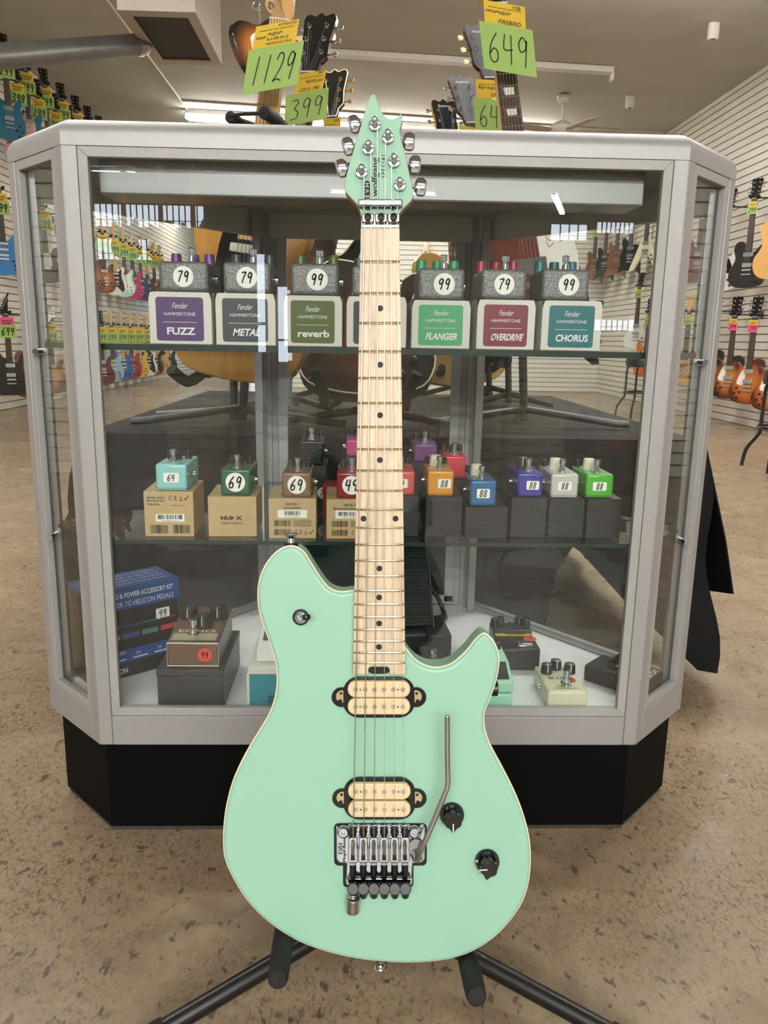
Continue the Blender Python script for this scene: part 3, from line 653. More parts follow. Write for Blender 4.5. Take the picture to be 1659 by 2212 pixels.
# tremolo arm
ta = [g(902, 1853, .020), g(908, 1838, .024), g(925, 1802, .027), g(962, 1712, .028), g(966, 1700, .028), g(967.5, 1686, .028), g(966.5, 1640, .028), g(966, 1549, .028)]
o = MB().tube(catmull(ta, 4, False), .0029, 14).build('tremolo_arm', mat('#b9bcc0', .28, 1), gt)
p = g(966, 1546, .028); MB().lathe([(.0029, 0), (.0026, .0012), (.0014, .0022)], 14, T(p.x, p.y-.0008, p.z) @ RX(-90)).build('arm_tip', CHROME, o)
p = zb_(786, 350, .008); mb = MB(); mb.tube([p, zb_(790, 345, .012)], [.0088, .0088], 18).tube([zb_(790, 380, .010), zb_(800, 440, .017)], [.0075, .0055], 16); mb.build('arm_collar', BR, o, .0006)
# knobs
for (x, y, rot) in ((976.5, 1761, 0), (1053, 1862, 78)):
    p = g(x, y, .004); R_ = .0125
    o = MB().lathe([(.0128, .001), (.0128, .0045), (.012, .006), (.009, .0062)], 32, T(p.x, p.y, 0)).build('control_knob', BLACKG, gt)
    pts = []
    for k in range(60):
        an = 2*math.pi*k/60; r = .0092*(1-.09*max(0, math.cos(6*an))); 
        pts.append((r*math.cos(an), r*math.sin(an)))
    pts2 = [(px_*(1-.25*max(0, -py_/.0092)**6), py_-.0026*math.exp(-(px_/.0032)**2)*(py_ < 0)) for px_, py_ in pts]
    tilt = g(x-1, y+6, .017); MB().prism(pts2, .005, .019, T(p.x, p.y, 0) @ RZ(0 if not rot else -14)).build('knob_grip', BLACKG, o, .0018)
    Mt = T(p.x, p.y, .0191) @ RZ(rot if not rot else -90+4)
    mb = MB(); mb.box(-.0006, .0006, -.0105, -.002, 0, .0003, Mt); mb.build('pointer_line', WHITE, o)
p = g(1030, 1860, .006); MB().cyl((p.x, p.y, .0055), (p.x, p.y, .0066), .0011, 10).build('knob_dot', WHITE, gt)
# pickup switch
p = g(649.5, 1333.5, .001); sw = MB().lathe([(.0085, 0), (.0085, .0012), (.0078, .002), (.006, .0022)], 28, T(p.x, p.y, 0)).build('pickup_switch', BLACK, gt)
MB().lathe([(.0062, .0018), (.006, .0038), (.0042, .0044), (.0026, .003)], 24, T(p.x, p.y, 0)).build('switch_nut', CHROME, sw)
q = g(661, 1333, .013); d_ = (q-p).normalized()
MB().tube([p+Vector((0, 0, .003)), q], [.0019, .0022], 10).build('switch_lever', CHROME, sw)
MB().tube([q-d_*.005, q-d_*.002, q+d_*.002, q+d_*.0045, q+d_*.0055], [.0026, .0035, .0039, .003, .001], 16).build('switch_tip', BLACK, sw)
# strap buttons
for (x, y, up) in ((629, 1181, 1), (822, 2061, -1)):
    hz_ = -.016 if up > 0 else -.022; p = g(x, y, hz_); Mb = T(p.x, p.y, hz_) @ RX(-90*up)
    o = MB().lathe([(.0055, .004), (.004, .0045), (.0034, .009), (.0075, .0135), (.0078, .0145), (.005, .015)], 22, Mb).build('strap_button', CHROME, gt)
    MB().lathe([(.0075, -.001), (.0075, .0042), (.005, .0045)], 22, Mb).build('felt_washer', BLACK, o)
# jack edge on the right flank
p = g(1066, 1487, -.018); MB().lathe([(.008, -.002), (.008, .004), (.004, .005)], 16, T(p.x, p.y, -.018) @ RY(90)).build('output_jack', BLACK, gt)
# ------------------------------------------------------------------ its stand
st = thing('guitar_stand', 'black tubular floor stand holding the mint guitar', 'guitar stand', T(.0, .86, 0))
SB = mat('#121213', .38, 0, .1); S0 = Vector((0, .86, 0))
def gw(px, py, h): return GM @ g(px, py, h)
def spart(P, r, nm, mt=SB, n=16, bev=0, parent=None): return MB().tube([Vector(p)-S0 for p in P], r, n).build(nm, mt, parent or st, bev)
for (x0, y0, x1, y1, s) in ((617, 1985, 600, 2118, -1), (1003, 2042, 1030, 2155, 1)):
    a = gw(x0, y0, -.052); b = gw(x1, y1, .062)
    bk = gw(820+s*60, 2010, -.075)
    o = spart([bk, a+(bk-a)*.12, a, a+(b-a)*.3], .0065, 'yoke_arm')
    spart(catmull([a, a+(b-a)*.5, b-(b-a)*.06, b], 2, False), [.0105, .0108, .011, .011, .0105, .0095, .0085][:7], 'rubber_sleeve', RUBBER, 18, .002, o)
hub = gw(820, 1985, -.085); hub0 = hub.copy()
for (xa, ya, xb, yb) in ((690, 2022, 300, 2255), (968, 2040, 1375, 2262)):
    a = atY(xa, ya, .86); f = atZ(xb, yb, .014)
    spart([hub0+Vector((0, 0, .01)), a+(hub0-a)*.2, a, f], .0112, 'leg')
    d_ = (f-a).normalized(); spart([f-d_*.03, f+d_*.012], .0135, 'rubber_foot', RUBBER)
spart([hub0, Vector((hub0.x+.02, hub0.y+.22, .012))], .0112, 'leg')
spart([hub0, GM @ Vector((.003, .22, -.072))], .0125, 'post')
spart([GM @ Vector((-.05, .22, -.058)), GM @ Vector((.0, .22, -.07)), GM @ Vector((.05, .22, -.058))], .009, 'back_rest', RUBBER)
# ------------------------------------------------------------------ goods in the case
S1, S2, DK = .7881, .4946, .2126
def front_box(p1, p2, ytop, z, Y=None):
    A = atZ(*p1, z) if Y is None else atY(*p1, Y); B = atZ(*p2, z) if Y is None else atY(*p2, Y)
    if Y is not None: A.z = B.z = z
    d = (B-A); d.z = 0; W = d.length; d.normalize(); n = Vector((-d.y, d.x, 0)); C = (A+B)/2
    h = atY((p1[0]+p2[0])/2, ytop, C.y).z - z
    return Matrix(((d.x, n.x, 0, C.x), (d.y, n.y, 0, C.y), (0, 0, 1, z), (0, 0, 0, 1))), W, h
def sticker(par, t, x, z, y, r=None, wh=None, col='#f2f1ee', hh=None, nm='price_sticker', lab=None):
    Mt = FR(x, y-.0002, z)
    o = MB().flat(circ(r, 32), 0, Mt).build(nm, mat(col, .6), par) if r else MB().flat(rrect(wh[0], wh[1], wh[1]*.12, 3), 0, Mt).build(nm, mat(col, .6), par)
    hh = hh or (r*.95 if r else wh[1]*.62)
    MB().hand(t, 0, -hh/2, hh, Mt, wd=hh*.13).build('handwriting', INK, o)
    return o
def footswitch(par, x, y, z, s=1.0, nm='footswitch'):
    MB().lathe([(.0075*s, 0), (.0075*s, .002*s), (.0052*s, .0025*s), (.0048*s, .009*s), (.0034*s, .0095*s), (.0034*s, .0125*s), (.0052*s, .013*s), (.0054*s, .0205*s), (.0045*s, .0215*s)], 20, T(x, y, z)).build(nm, CHROME, par)
def knob(par, x, y, z, r, h, col, nm='knob', line=None):
    o = MB().lathe([(r*1.05, 0), (r, h*.3), (r*.9, h), (r*.8, h*1.03)], 22, T(x, y, z)).build(nm, mat(col, .35), par)
    if line: MB().box(x-.0006, x+.0006, y-r*.85, y, z+h*1.03, z+h*1.05).box(x-.0006, x+.0006, y-r*1.02, y-r*.9, z+h*.2, z+h).build('pointer_line', mat(line, .5), o)
    return o
# --- upper shelf
GREYP = mat('#7d7f80', .38, .35, 0, 1.0, 260, .08, 200)
CARTON = mat('#d9d6d0', .55, 0, 0, 0, 1, .02, 20)
row1 = [((324, 459), (629, 738), '#54386f', 'FUZZ', 'purple', (344, 450), (564, 627), '79', '#6a3f8c', .0),
        ((467, 596), (632, 741), '#3f434b', 'METAL', 'slate grey', (482, 585), (566, 629), '79', '#444850', .25),
        ((614, 739), (637, 744), '#4f5f24', 'reverb', 'olive green', (628, 731), (569, 636), '99', '#5b6b35', .0),
        ((748, 877), (639, 749), '#333a44', 'SPACE', 'dark grey', (760, 862), (574, 638), '99', '#3c424b', .0),
        ((888, 1014), (647, 751), '#48a574', 'FLANGER', 'green', (903, 1003), (579, 643), '99', '#2f9a66', .25),
        ((1028, 1153), (646, 753), '#7e2b3c', 'OVERDRIVE', 'dark red', (1039, 1137), (581, 644), '79', '#a03040', .3),
        ((1167, 1296), (648, 755), '#1f6e78', 'CHORUS', 'teal', (1170, 1272), (581, 645), '99', '#1d6f78', .1)]
where = ['at the left end of the upper shelf', 'second from the left on the upper shelf', 'left of the maple neck on the upper shelf', 'mostly hidden behind the maple neck', 'just right of the maple neck on the upper shelf', 'second from the right on the upper shelf', 'at the right end of the upper shelf']
for (bx, by, lc, nm, cn, px_, py_, pr, kc, sl), wh in zip(row1, where):
    M, W, h = front_box((bx[0], by[1]), (bx[1], by[1]), by[0], S1, 1.225)
    t = thing('pedal_box', 'white carton with a %s label, %s' % (cn, wh), 'box', M, 'white pedal cartons on the upper shelf')
    dp = .125
    MB().box(-W/2, W/2, 0, dp, 0, h-.001).build('carton', CARTON, t, .0012)
    mb = MB()
    for s in (-1, 1): mb.prism([(s*W/2, h-.012), (s*W/2, h), (s*(W/2-.012), h+.0006), (s*(W/2-.003), h-.002)], -.004, -.0002, FR(0, 0, 0) @ T(0, 0, .0002))
    mb.build('flap_gap', INK, t)
    lx0, lx1, lz0, lz1 = -W/2+.115*W, W/2-.13*W, .065*h, .89*h
    Mt = FR((lx0+lx1)/2, -.0003, (lz0+lz1)/2); lw, lh = lx1-lx0, lz1-lz0
    o = MB().flat(rrect(lw, lh, lh*.07, 4), 0, Mt).build('front_label', mat(lc, .45), t)
    mb = MB(); Wt = mat('#e9e7ea', .5)
    mb.text('Fender', 0, lh*.24, lh*.13, Mt, lw*.32, slant=.25); mb.text('HAMMERTONE', 0, lh*.08, lh*.075, Mt, lw*.66)
    mb.box(-lw*.36, lw*.36, -lh*.075, -lh*.065, .0002, .0005, Mt)
    mb.text(nm, lw*.02, -lh*.36, lh*.17, Mt, lw*(.72 if len(nm) > 5 else .6), slant=sl, bold=.03)
    mb.build('lettering', Wt, o)
    zb = h
    M2, W2, h2 = front_box((px_[0], py_[1]), (px_[1], py_[1]), py_[0], S1+h, 1.237)
    p = thing('effect_pedal', 'grey hammered metal pedal priced %s on the carton with the %s label' % (pr, cn), 'pedal', M2, 'grey hammered pedals on the upper shelf')
    MB().box(-W2/2, W2/2, 0, .10, 0.0003, h2).build('enclosure', GREYP, p, .006, seg=3)
    sticker(p, pr, (.0 if pr == '79' else .004), h2*.5, -.0003, r=h2*.345, hh=h2*.34)
    footswitch(p, .006, .035, h2, 1.05)
    for kx, ky in ((-.026, .075), (.026, .075), (.0, .085)): knob(p, kx, ky, h2, .0085, .017, kc)
    MB().cyl((W2/2, .05, h2*.5), (W2/2+.006, .05, h2*.5), .006, 14).build('jack', CHROME, p)
# --- lower shelf: cardboard boxes and small pedals
KRAFT = mat('#bfa57a', .75, 0, 0, 0, 1, .04, 60); BLKBOX = mat('#252427', .6, 0, 0, 0, 1, .05, 40)
def barcode(mb, x, z, w, h, M): mb.bars(x-w/2, x+w/2, z-h/2, z+h/2, M, 24)
def marks(mb, x, z, s, M):
    mb.text('C E', x, z-s/2, s, M, s*1.7); mb.text('X', x+s*1.7, z-s/2, s*.8, M, s*.6); mb.box(x+s*1.35, x+s*2.05, z-s*.62, z-s*.52, .0003, .0006, M)
    mb.ribbon([(x+s*2.5, z), (x+s*2.75, z-s*.4), (x+s*3.3, z+s*.5)], s*.18, M)
kb = [((314, 420), 1159, 1062, 1, 'kraft box with a white barcode sticker, at the left end of the lower shelf'), ((451, 555), 1159, 1073, 2, 'kraft box with a bold black logo, second on the lower shelf'),
      ((581, 683), 1163, 1077, 3, 'kraft box marked Overdrive, third on the lower shelf'), ((705, 806), 1164, 1079, 4, 'kraft box marked Brownie Distortion, half behind the maple neck')]
tops = []
for (x0, x1), yb, yt, k, lb in kb:
    M, W, h = front_box((x0, yb), (x1, yb), yt, S2)
    t = thing('pedal_box', lb, 'box', M, 'kraft pedal boxes on the lower shelf')
    MB().box(-W/2, W/2, 0, .105, 0, h).build('carton', KRAFT, t, .0008); tops.append((M, W, h))
    F_ = FR(0, -.0003, 0); mb = MB()
    if k == 2:
        mb.text('NU', -.0105, h*.42, h*.10, F_, W*.2, bold=.05); mb.text('X', .010, h*.42, h*.10, F_, W*.14, bold=.05); mb.prism([(-.0025, h*.42), (.0035, h*.47), (-.0025, h*.52)], .0003, .0006, F_)
        mb.text('MINI PEDAL', 0, h*.31, h*.055, F_, W*.48)
    elif k == 1:
        for i, s in enumerate(('MODEL: NOD-3', 'Morning Star', 'Overdrive')): mb.text(s, -W*.43, h*(.84-.07*i), h*.05, F_, W*(.36 if i < 2 else .24), al='L', bold=.01)
        marks(mb, W*.09, h*.86, h*.1, F_); mb.text('Made in China', W*.2, h*.68, h*.03, F_, W*.26)
        o = MB().flat(rrect(W*.58, h*.17, .001, 2, W*.02, h*.42), .0003, F_).build('barcode_sticker', PAPER, t); m2 = MB(); barcode(m2, W*.02, h*.44, W*.5, h*.1, F_); m2.text('NOD30C33224', W*.02, h*.345, h*.025, F_, W*.35); m2.build('barcode', INK, o)
        barcode(mb, -W*.21, h*.17, W*.36, h*.19, F_); barcode(mb, W*.25, h*.17, W*.34, h*.19, F_)
    else:
        a, b_ = (('NOD-1', 'Overdrive') if k == 3 else ('NDS-2', 'Brownie Distortion'))
        mb.text(a, 0, h*.83, h*.065, F_, W*.27, bold=.02); mb.text(b_, 0, h*.745, h*.055, F_, W*(.36 if k == 3 else .7), bold=.02)
        o = MB().flat(rrect(W*.62, h*.2, .001, 2, 0, h*.62), .0003, F_).build('barcode_sticker', PAPER, t); m2 = MB(); barcode(m2, 0, h*.64, W*(.32 if k == 3 else .5), h*.1, F_); m2.text('NOD121B30043', 0, h*.54, h*.028, F_, W*.3); m2.build('barcode', INK, o)
        for i, zz in enumerate((.385, .16)): barcode(mb, -W*.21, h*zz, W*.34, h*.15, F_)
        for i in range(6): mb.box(W*.02, W*.40, h*(.45-.028*i), h*(.458-.028*i), .0003, .0005, F_)
        marks(mb, W*.12, h*.16, h*.11, F_)
    mb.build('print', mat('#3a2f22', .7), t)
def mini(name, label, col, p1, p2, ytop, z, Y, price, kind, side, knobs, dep=.092, st='rect', stc='#f4f3ef', grp='small coloured pedals on the lower shelf', sx=0, clearcoat=.3):
    M, W, h = front_box(p1, p2, ytop, z, Y)
    t = thing(name, label, 'pedal', M, grp); C = mat(col, .32, .1, clearcoat)
    MB().box(-W/2, W/2, 0, dep, .0003, h).build('enclosure', C, t, .0035, seg=3)
    MB().box(-W/2-.0002, W/2+.0002, -.0002, dep+.0002, .0042, .0047).build('seam_line', mat('#2a2a2c', .5), t)
    if price:
        sticker(t, price, sx, h*.52, -.0003, r=h*.36, hh=h*.42, col=stc) if st == 'round' else sticker(t, price, sx, h*.5, -.0003, wh=(W*.5, h*.36), hh=h*.24, col=stc)
    footswitch(t, .0, .022, h, .95)
    for (kx, ky, kr, kh, kc) in knobs: knob(t, kx, ky, h, kr, kh, kc, line='#e8e8e8' if kr > .006 else None)
    s = 1 if side == 'R' else -1
    o = MB().cyl((s*W/2, .035, h*.5), (s*(W/2+.003), .035, h*.5), .0058, 6).cyl((s*(W/2+.003), .035, h*.5), (s*(W/2+.007), .035, h*.5), .0042, 16).build('jack', CHROME, t)
    return t
N3 = [(-.014, .062, .0055, .012, '#1d1d20'), (.0, .056, .0055, .012, '#1d1d20'), (.014, .064, .0055, .012, '#1d1d20')]
BOXZ = [S2 + t[2] for t in tops]; BOXY = [t[0].translation.y for t in tops]
mini('effect_pedal', 'aqua mini pedal priced 64 on the leftmost kraft box', '#8fcfcf', (337, 1053), (404, 1053), 1003, BOXZ[0], BOXY[0]+.006, '64', 1, 'R', N3)
mini('effect_pedal', 'dark green mini pedal with a round 69 sticker', '#1f6040', (477, 1065), (541, 1065), 1014, BOXZ[1], BOXY[1]+.006, '69', 1, 'R', N3, st='round')
mini('effect_pedal', 'brown mini pedal with a round 69 sticker', '#7d5f45', (609, 1073), (673, 1073), 1021, BOXZ[2], BOXY[2]+.006, '69', 1, 'R', N3, st='round')
mini('effect_pedal', 'dark red mini pedal with a round 49 sticker beside the neck', '#8c1d2c', (727, 1073), (792, 1073), 1021, BOXZ[3], BOXY[3]+.006, '49', 1, 'R', N3, st='round')
bb = [((826, 903), 1158, 1072, 'black box under the coral pedal behind the neck'), ((918, 996), 1160, 1074, 'black box under the orange pedal'), ((1003, 1094), 1163, 1095, 'black box under the blue pedal, standing forward of its neighbours'),
      ((1101, 1177), 1163, 1076, 'black box under the indigo pedal'), ((1183, 1258), 1163, 1078, 'black box under the pale grey pedal'), ((1264, 1338), 1163, 1078, 'black box at the right end of the lower shelf, under the bright green pedal')]
BT = []
for i, ((x0, x1), yb, yt, lb) in enumerate(bb):
    M, W, h = front_box((x0, yb), (x1, yb), yt, S2, None if i == 2 else 1.215)
    t = thing('pedal_box', lb, 'box', M, 'black pedal boxes on the lower shelf')
    MB().box(-W/2, W/2, 0, .098 if i != 2 else .07, 0, h).build('carton', BLKBOX, t, .0008)
    MB().box(-W/2-.0003, W/2+.0003, -.0003, .002, h*.7, h*.705).build('lid_seam', INK, t)
    BT.append((S2+h, M.translation.y))
CRM = '#e6e1cf'
def N1(c): return [(-.004, .055, .0095, .017, c), (-.016, .078, .004, .011, '#1d1d20'), (.014, .078, .004, .009, '#1d1d20')]
mini('effect_pedal', 'coral mini pedal mostly hidden by the maple neck', '#cf5450', (836, 1069), (895, 1069), 1018, BT[0][0], BT[0][1]+.006, '79', 2, 'L', N1('#26262a'))
mini('effect_pedal', 'orange mini pedal with a cream knob', '#d8932f', (923, 1069), (979, 1069), 1017, BT[1][0], BT[1][1]+.006, '88', 2, 'L', N1(CRM), sx=.006)
mini('effect_pedal', 'blue mini pedal with a cream knob, set lower than the rest', '#28699b', (1015, 1090), (1071, 1090), 1038, BT[2][0], BT[2][1]+.004, '88', 2, 'L', N1(CRM), dep=.085)
mini('effect_pedal', 'indigo mini pedal with a black knob', '#353299', (1117, 1074), (1171, 1074), 1022, BT[3][0], BT[3][1]+.006, '88', 2, 'L', N1('#26262a'), sx=.004)
mini('effect_pedal', 'pale grey mini pedal with a cream knob', '#c6c6c0', (1189, 1073), (1248, 1073), 1024, BT[4][0], BT[4][1]+.006, '88', 2, 'L', N1(CRM))
mini('effect_pedal', 'bright green mini pedal with a cream knob at the right end of its shelf', '#4cb13a', (1264, 1074), (1323, 1074), 1025, BT[5][0], BT[5][1]+.006, '88', 2, 'L', N1(CRM))
# behind them
def rearbox(p1, p2, yt, Y, d, lab, col=BLKBOX):
    M, W, h = front_box(p1, p2, yt, S2, Y)
    t = thing('pedal_box', lab, 'box', M, 'boxes in the back row of the lower shelf'); MB().box(-W/2, W/2, 0, d, 0, h).build('carton', col, t, .0008); MB().box(-W/2-.0003, W/2+.0003, -.0003, .002, h*.75, h*.757).build('lid_seam', INK, t); return S2+h
zr = rearbox((886, 1050), (958, 1050), 1000, 1.40, .1, 'black box behind the orange pedal, under the purple one')
mini('effect_pedal', 'purple mini pedal in the back row beside the neck', '#74457f', (894, 1000), (943, 1000), 959, zr, 1.405, None, 1, 'L', N3)
zr = rearbox((955, 1080), (1015, 1080), 1036, 1.335, .1, 'black box with a round sticker behind the blue pedal')
mini('effect_pedal', 'red mini pedal with three black knobs in the back row', '#d0394f', (959, 1036), (1006, 1036), 985, zr, 1.34, None, 1, 'L', N3)
zr = rearbox((748, 1040), (810, 1040), 987, 1.40, .1, 'black box behind the neck, under the pink pedal')
mini('effect_pedal', 'pink mini pedal in the back row, half behind the neck', '#c2478a', (748, 987), (805, 987), 950, zr, 1.405, None, 1, 'L', N3)
zr = rearbox((640, 1060), (705, 1060), 1006, 1.39, .1, 'tall black box with a 79 sticker in the back row')
sticker(bpy.data.objects[[o.name for o in COL.objects if o.get('label') == 'tall black box with a 79 sticker in the back row'][0]], '79', .022, .035, -.0008, r=.011, hh=.012)
mini('effect_pedal', 'black mini pedal in the back row above the brown one', '#1a1a1c', (648, 1006), (697, 1006), 952, zr, 1.395, None, 1, 'R', N3)
sb = rearbox((697, 1120), (735, 1120), 1050, 1.34, .06, 'red box glimpsed between the third and fourth kraft boxes', mat('#9c1f2e', .3))
# --- deck of the case
M, W, h = front_box((196, 1484), (391, 1430), 1262, DK)
h = atY(391, 1246, atZ(391, 1430, DK).y).z - DK
t = thing('kit_box', 'blue and black accessory kit box standing at the left of the case floor', 'box', M)
DP = .085
MB().box(-W/2, W/2, 0, DP, 0, h).build('carton', mat('#15171b', .35, 0, .2), t, .001)
BLU = mat('#1f4c8f', .4)
MB().box(-W/2-.0004, W/2+.0004, -.0004, DP+.0004, h*.985, h+.0004).box(-W/2-.0003, W/2+.0003, -.0005, 0, h*.76, h).box(-W/2-.0003, W/2+.0003, -.0005, 0, h*.17, h*.31).build('blue_band', BLU, t)
F_ = FR(0, -.0008, 0); mb = MB()
mb.text('AUDIO & POWER ACCESSORY KIT', W*.06, h*.885, h*.055, F_, W*.76, bold=.02); mb.text('FOR TC-HELICON PEDALS', W*.11, h*.79, h*.055, F_, W*.66)
mb.text('INCLUDES:', -W*.22, h*.265, h*.035, F_, W*.2); mb.text('TC HELICON', -W*.28, h*.05, h*.06, F_, W*.35, bold=.02)
for i, s in enumerate(('1X', '3X', '3X')): mb.text(s, -W*.22+W*.24*i, h*.235, h*.03, F_, W*.05); mb.tube([(-W*.28+W*.24*i, h*.205, .0005), (-W*.12+W*.24*i, h*.205, .0005)], .0012, 6, False, F_)
Mtop = frame((0, DP/2, h+.0006), (1, 0, 0), (0, 1, 0))
for i in range(4): mb.text('POWER ACCESSORY KIT FOR PEDALS', W*.02, -DP*.36+DP*.2*i, DP*.09, Mtop, W*.8)
mb.build('lettering', mat('#d9dde4', .5), t)
for i, c in enumerate(('#b7a94a', '#3f4a9a', '#3d8a78', '#c03b4c')):
    x = -W*.26+W*.21*i; o = MB().prism([(x-.018, h*.36), (x+.018, h*.36), (x+.018, h*.60), (x-.018, h*.60)], .0, .0004, F_).build('pictured_pedal', mat('#1e2024', .4), t)
    MB().prism([(x-.015, h*.435), (x+.015, h*.435), (x+.015, h*.49), (x-.015, h*.49)], .0003, .0007, F_).box(x-.016, x+.016, h*.57, h*.58, .0003, .0007, F_).build('colour_panel', mat(c, .5), o)
sticker(t, '49', W*.31, h*.63, -.0012, wh=(W*.155, h*.12), hh=h*.075)
# brown pedal on its black box
M, W, h = front_box((342, 1529), (485, 1529), 1447, DK); yb_ = M.translation.y
t = thing('pedal_box', 'black carton under the brown pedal on the case floor', 'box', M)
MB().box(-W/2, W/2, 0, .175, 0, h-.012).build('carton', mat('#2b2a2b', .4, 0, .1), t, .001); MB().box(-W/2-.001, W/2+.001, -.001, .176, h-.011, h).build('lid', mat('#2e2d2e', .4, 0, .1), t, .001)
MB().text('fangdrum', 0, h*.62, h*.12, FR(0, -.0004, 0), W*.5).build('embossing', mat('#232223', .5), t)
M2, W2, h2 = front_box((361, 1440), (474, 1440), 1388, DK+h, yb_+.012)
p = thing('effect_pedal', 'brown pedal with three black knobs and a red 99 sticker', 'pedal', M2)
BRN = mat('#6b4d38', .38, .2, .2); dp = .135
MB().prism([(0, .001), (dp, .001), (dp, h2*1.35), (0, h2)], -W2/2, W2/2, Matrix(((0, 0, 1, 0), (1, 0, 0, 0), (0, 1, 0, 0), (0, 0, 0, 1)))).build('enclosure', mat('#6f675c', .3, .6), p, .003)
MB().box(-W2/2+.0025, W2/2-.0025, -.0006, .001, .004, h2-.003).build('front_plate', BRN, p, .001)
MB().tube([(-W2/2+.001, -.0008, .002), (W2/2-.001, -.0008, .002), (W2/2-.001, -.0008, h2-.001), (-W2/2+.001, -.0008, h2-.001)], .0011, 6, True).build('cream_edge', mat('#d9d2bd', .4), p)
sl = h2*.35/dp
Mt = frame((0, 0, h2+.0004), (1, 0, 0), Vector((0, 1, sl)).normalized())
MB().flat([(-W2/2+.004, .004), (W2/2-.004, .004), (W2/2-.004, dp-.004), (-W2/2+.004, dp-.004)], .0003, Mt).build('top_plate', BRN, p)
o = MB().flat([(-W2/2+.006, .006), (W2/2-.006, .006), (W2/2-.006, .03), (-W2/2+.006, .03)], .0006, Mt).build('cream_band', mat('#a69c86', .5), p)
mb = MB(); mb.text('ECHO', 0, .034, .010, Mt, W2*.72, bold=.02); mb.text('ANALOG DELAY', W2*.1, .014, .004, Mt, W2*.5, z=.001); mb.build('lettering', mat('#cfc6ae', .5), p)
footswitch(p, -.004, .028, h2+.028*sl, 1.25)
for x, y in ((-.024, .092), (.026, .094), (.006, .062)): knob(p, x, y, h2+y*sl, .0155, .017, '#171718', line='#d8d0b8')
sticker(p, '99', W2*.23, h2*.5, -.0012, r=.0115, hh=.0105, col='#d8473f')
# teal box and white pedal
M, W, h = front_box((539, 1526), (660, 1526), 1449, DK)
t = thing('pedal_box', 'teal and white box half hidden by the guitar body', 'box', M)
MB().box(-W/2, W/2, .0, .13, 0, h-.006).build('carton', mat('#1c8797', .4), t, .001); MB().box(-W/2-.001, W/2+.001, -.001, .131, h-.006, h+.006).box(-W/2-.004, -W/2+.001, .0, .13, 0, h-.006).build('lid', mat('#dcdbd5', .5), t, .001)
MB().text('SPARK', .012, h*.10, h*.22, FR(0, -.0004, 0), W*.62, bold=.05).build('lettering', mat('#123a42', .5), t)
p = thing('effect_pedal', 'white pedal with a black foot pad on the teal box', 'pedal', M @ T(.006, .02, h+.0062))
MB().box(-.042, .042, 0, .1, 0, .018).build('enclosure', mat('#e3e3e0', .4), p, .003); MB().prism([(.0, .018), (.1, .045), (.1, .018)], -.042, .042, Matrix(((0, 0, 1, 0), (1, 0, 0, 0), (0, 1, 0, 0), (0, 0, 0, 1)))).build('treadle', mat('#e3e3e0', .4), p, .002)
MB().flat([(-.034, .03), (.034, .03), (.034, .085), (-.034, .085)], .0008, frame((0, 0, .018), (1, 0, 0), Vector((0, 1, .27)).normalized())).build('foot_pad', BLACK, p)
# mint pedal
M, W, h = front_box((1030, 1529), (1106, 1529), 1500, DK)
p = thing('effect_pedal', 'pale mint pedal with a black foot pad beside the guitar body', 'pedal', M); MT = mat('#9fd9bf', .4, 0, .2)
MB().box(-W/2, W/2, 0, .12, 0, h).build('enclosure', MT, p, .003)
mb = MB(); mb.prism([(0, h+.002), (0, h+.022), (.045, h+.040), (.12, h+.040), (.12, h+.002)], -W/2, W/2, Matrix(((0, 0, 1, 0), (1, 0, 0, 0), (0, 1, 0, 0), (0, 0, 0, 1)))); mb.build('treadle', MT, p, .003)
MB().flat([(-W*.36, .004), (W*.4, .004), (W*.4, .044), (-W*.36, .044)], .0008, frame((0, 0.001, h+.0225), (1, 0, 0), Vector((0, 1, .4)).normalized())).build('foot_pad', mat('#1d1e1f', .8), p)
mb = MB(); mb.text('Screamer', 0, .060, .008, frame((0, 0, h+.0404), (1, 0, 0), (0, 1, 0)), W*.6); mb.build('lettering', mat('#2b4b42', .5), p)
for x in (-.018, .018): knob(p, x, .1, h+.04, .007, .011, '#1b1b1d')
# cream pedal
M, W, h = front_box((1182, 1532), (1268, 1532), 1494, DK)
p = thing('effect_pedal', 'cream pedal with three black knobs near the front right of the case floor', 'pedal', M)
MB().box(-W/2, W/2, 0, .105, 0.0003, h).build('enclosure', mat('#d6d2b4', .4, 0, .2), p, .004, seg=3)
Mt = frame((0, 0, h+.0003), (1, 0, 0), (0, 1, 0)); mb = MB()
mb.text('classic', 0, .019, .0055, Mt, W*.44); mb.text('overdrive', 0, .0095, .0055, Mt, W*.6); mb.text('M X R', -.006, .048, .007, Mt, W*.36, bold=.03)
mb.ribbon([(p_[0], p_[1]) for p_ in rrect(W*.46, .013, .003, 3, -.005, .0515)] + [(W*.23-.005, .0515)], .0007, Mt)
for s in (-1, 1):
    for k in range(3): mb.ribbon([(s*.010, .03+.003*k), (s*.018, .031+.005*k), (s*.026, .028+.006*k)], .0006, Mt)
mb.build('lettering', mat('#56543f', .5), p)
o = MB().flat(circ(.0105, 28), .0005, frame((.014, .045, h), (1, 0, 0), (0, 1, 0))).build('price_sticker', mat('#d8473f', .6), p)
MB().hand('77', .014, .041, .009, frame((0, 0, h+.0005), (1, 0, 0), (0, 1, 0)), wd=.0012).build('handwriting', INK, o)
footswitch(p, .004, .03, h, 1.2)
for x, y in ((-.018, .076), (.002, .093), (.022, .077)): knob(p, x, y, h, .0098, .0155, '#161617', line='#dddddd')
MB().cyl((-W/2-.004, .05, h*.5), (-W/2, .05, h*.5), .006, 14).build('jack', CHROME, p)
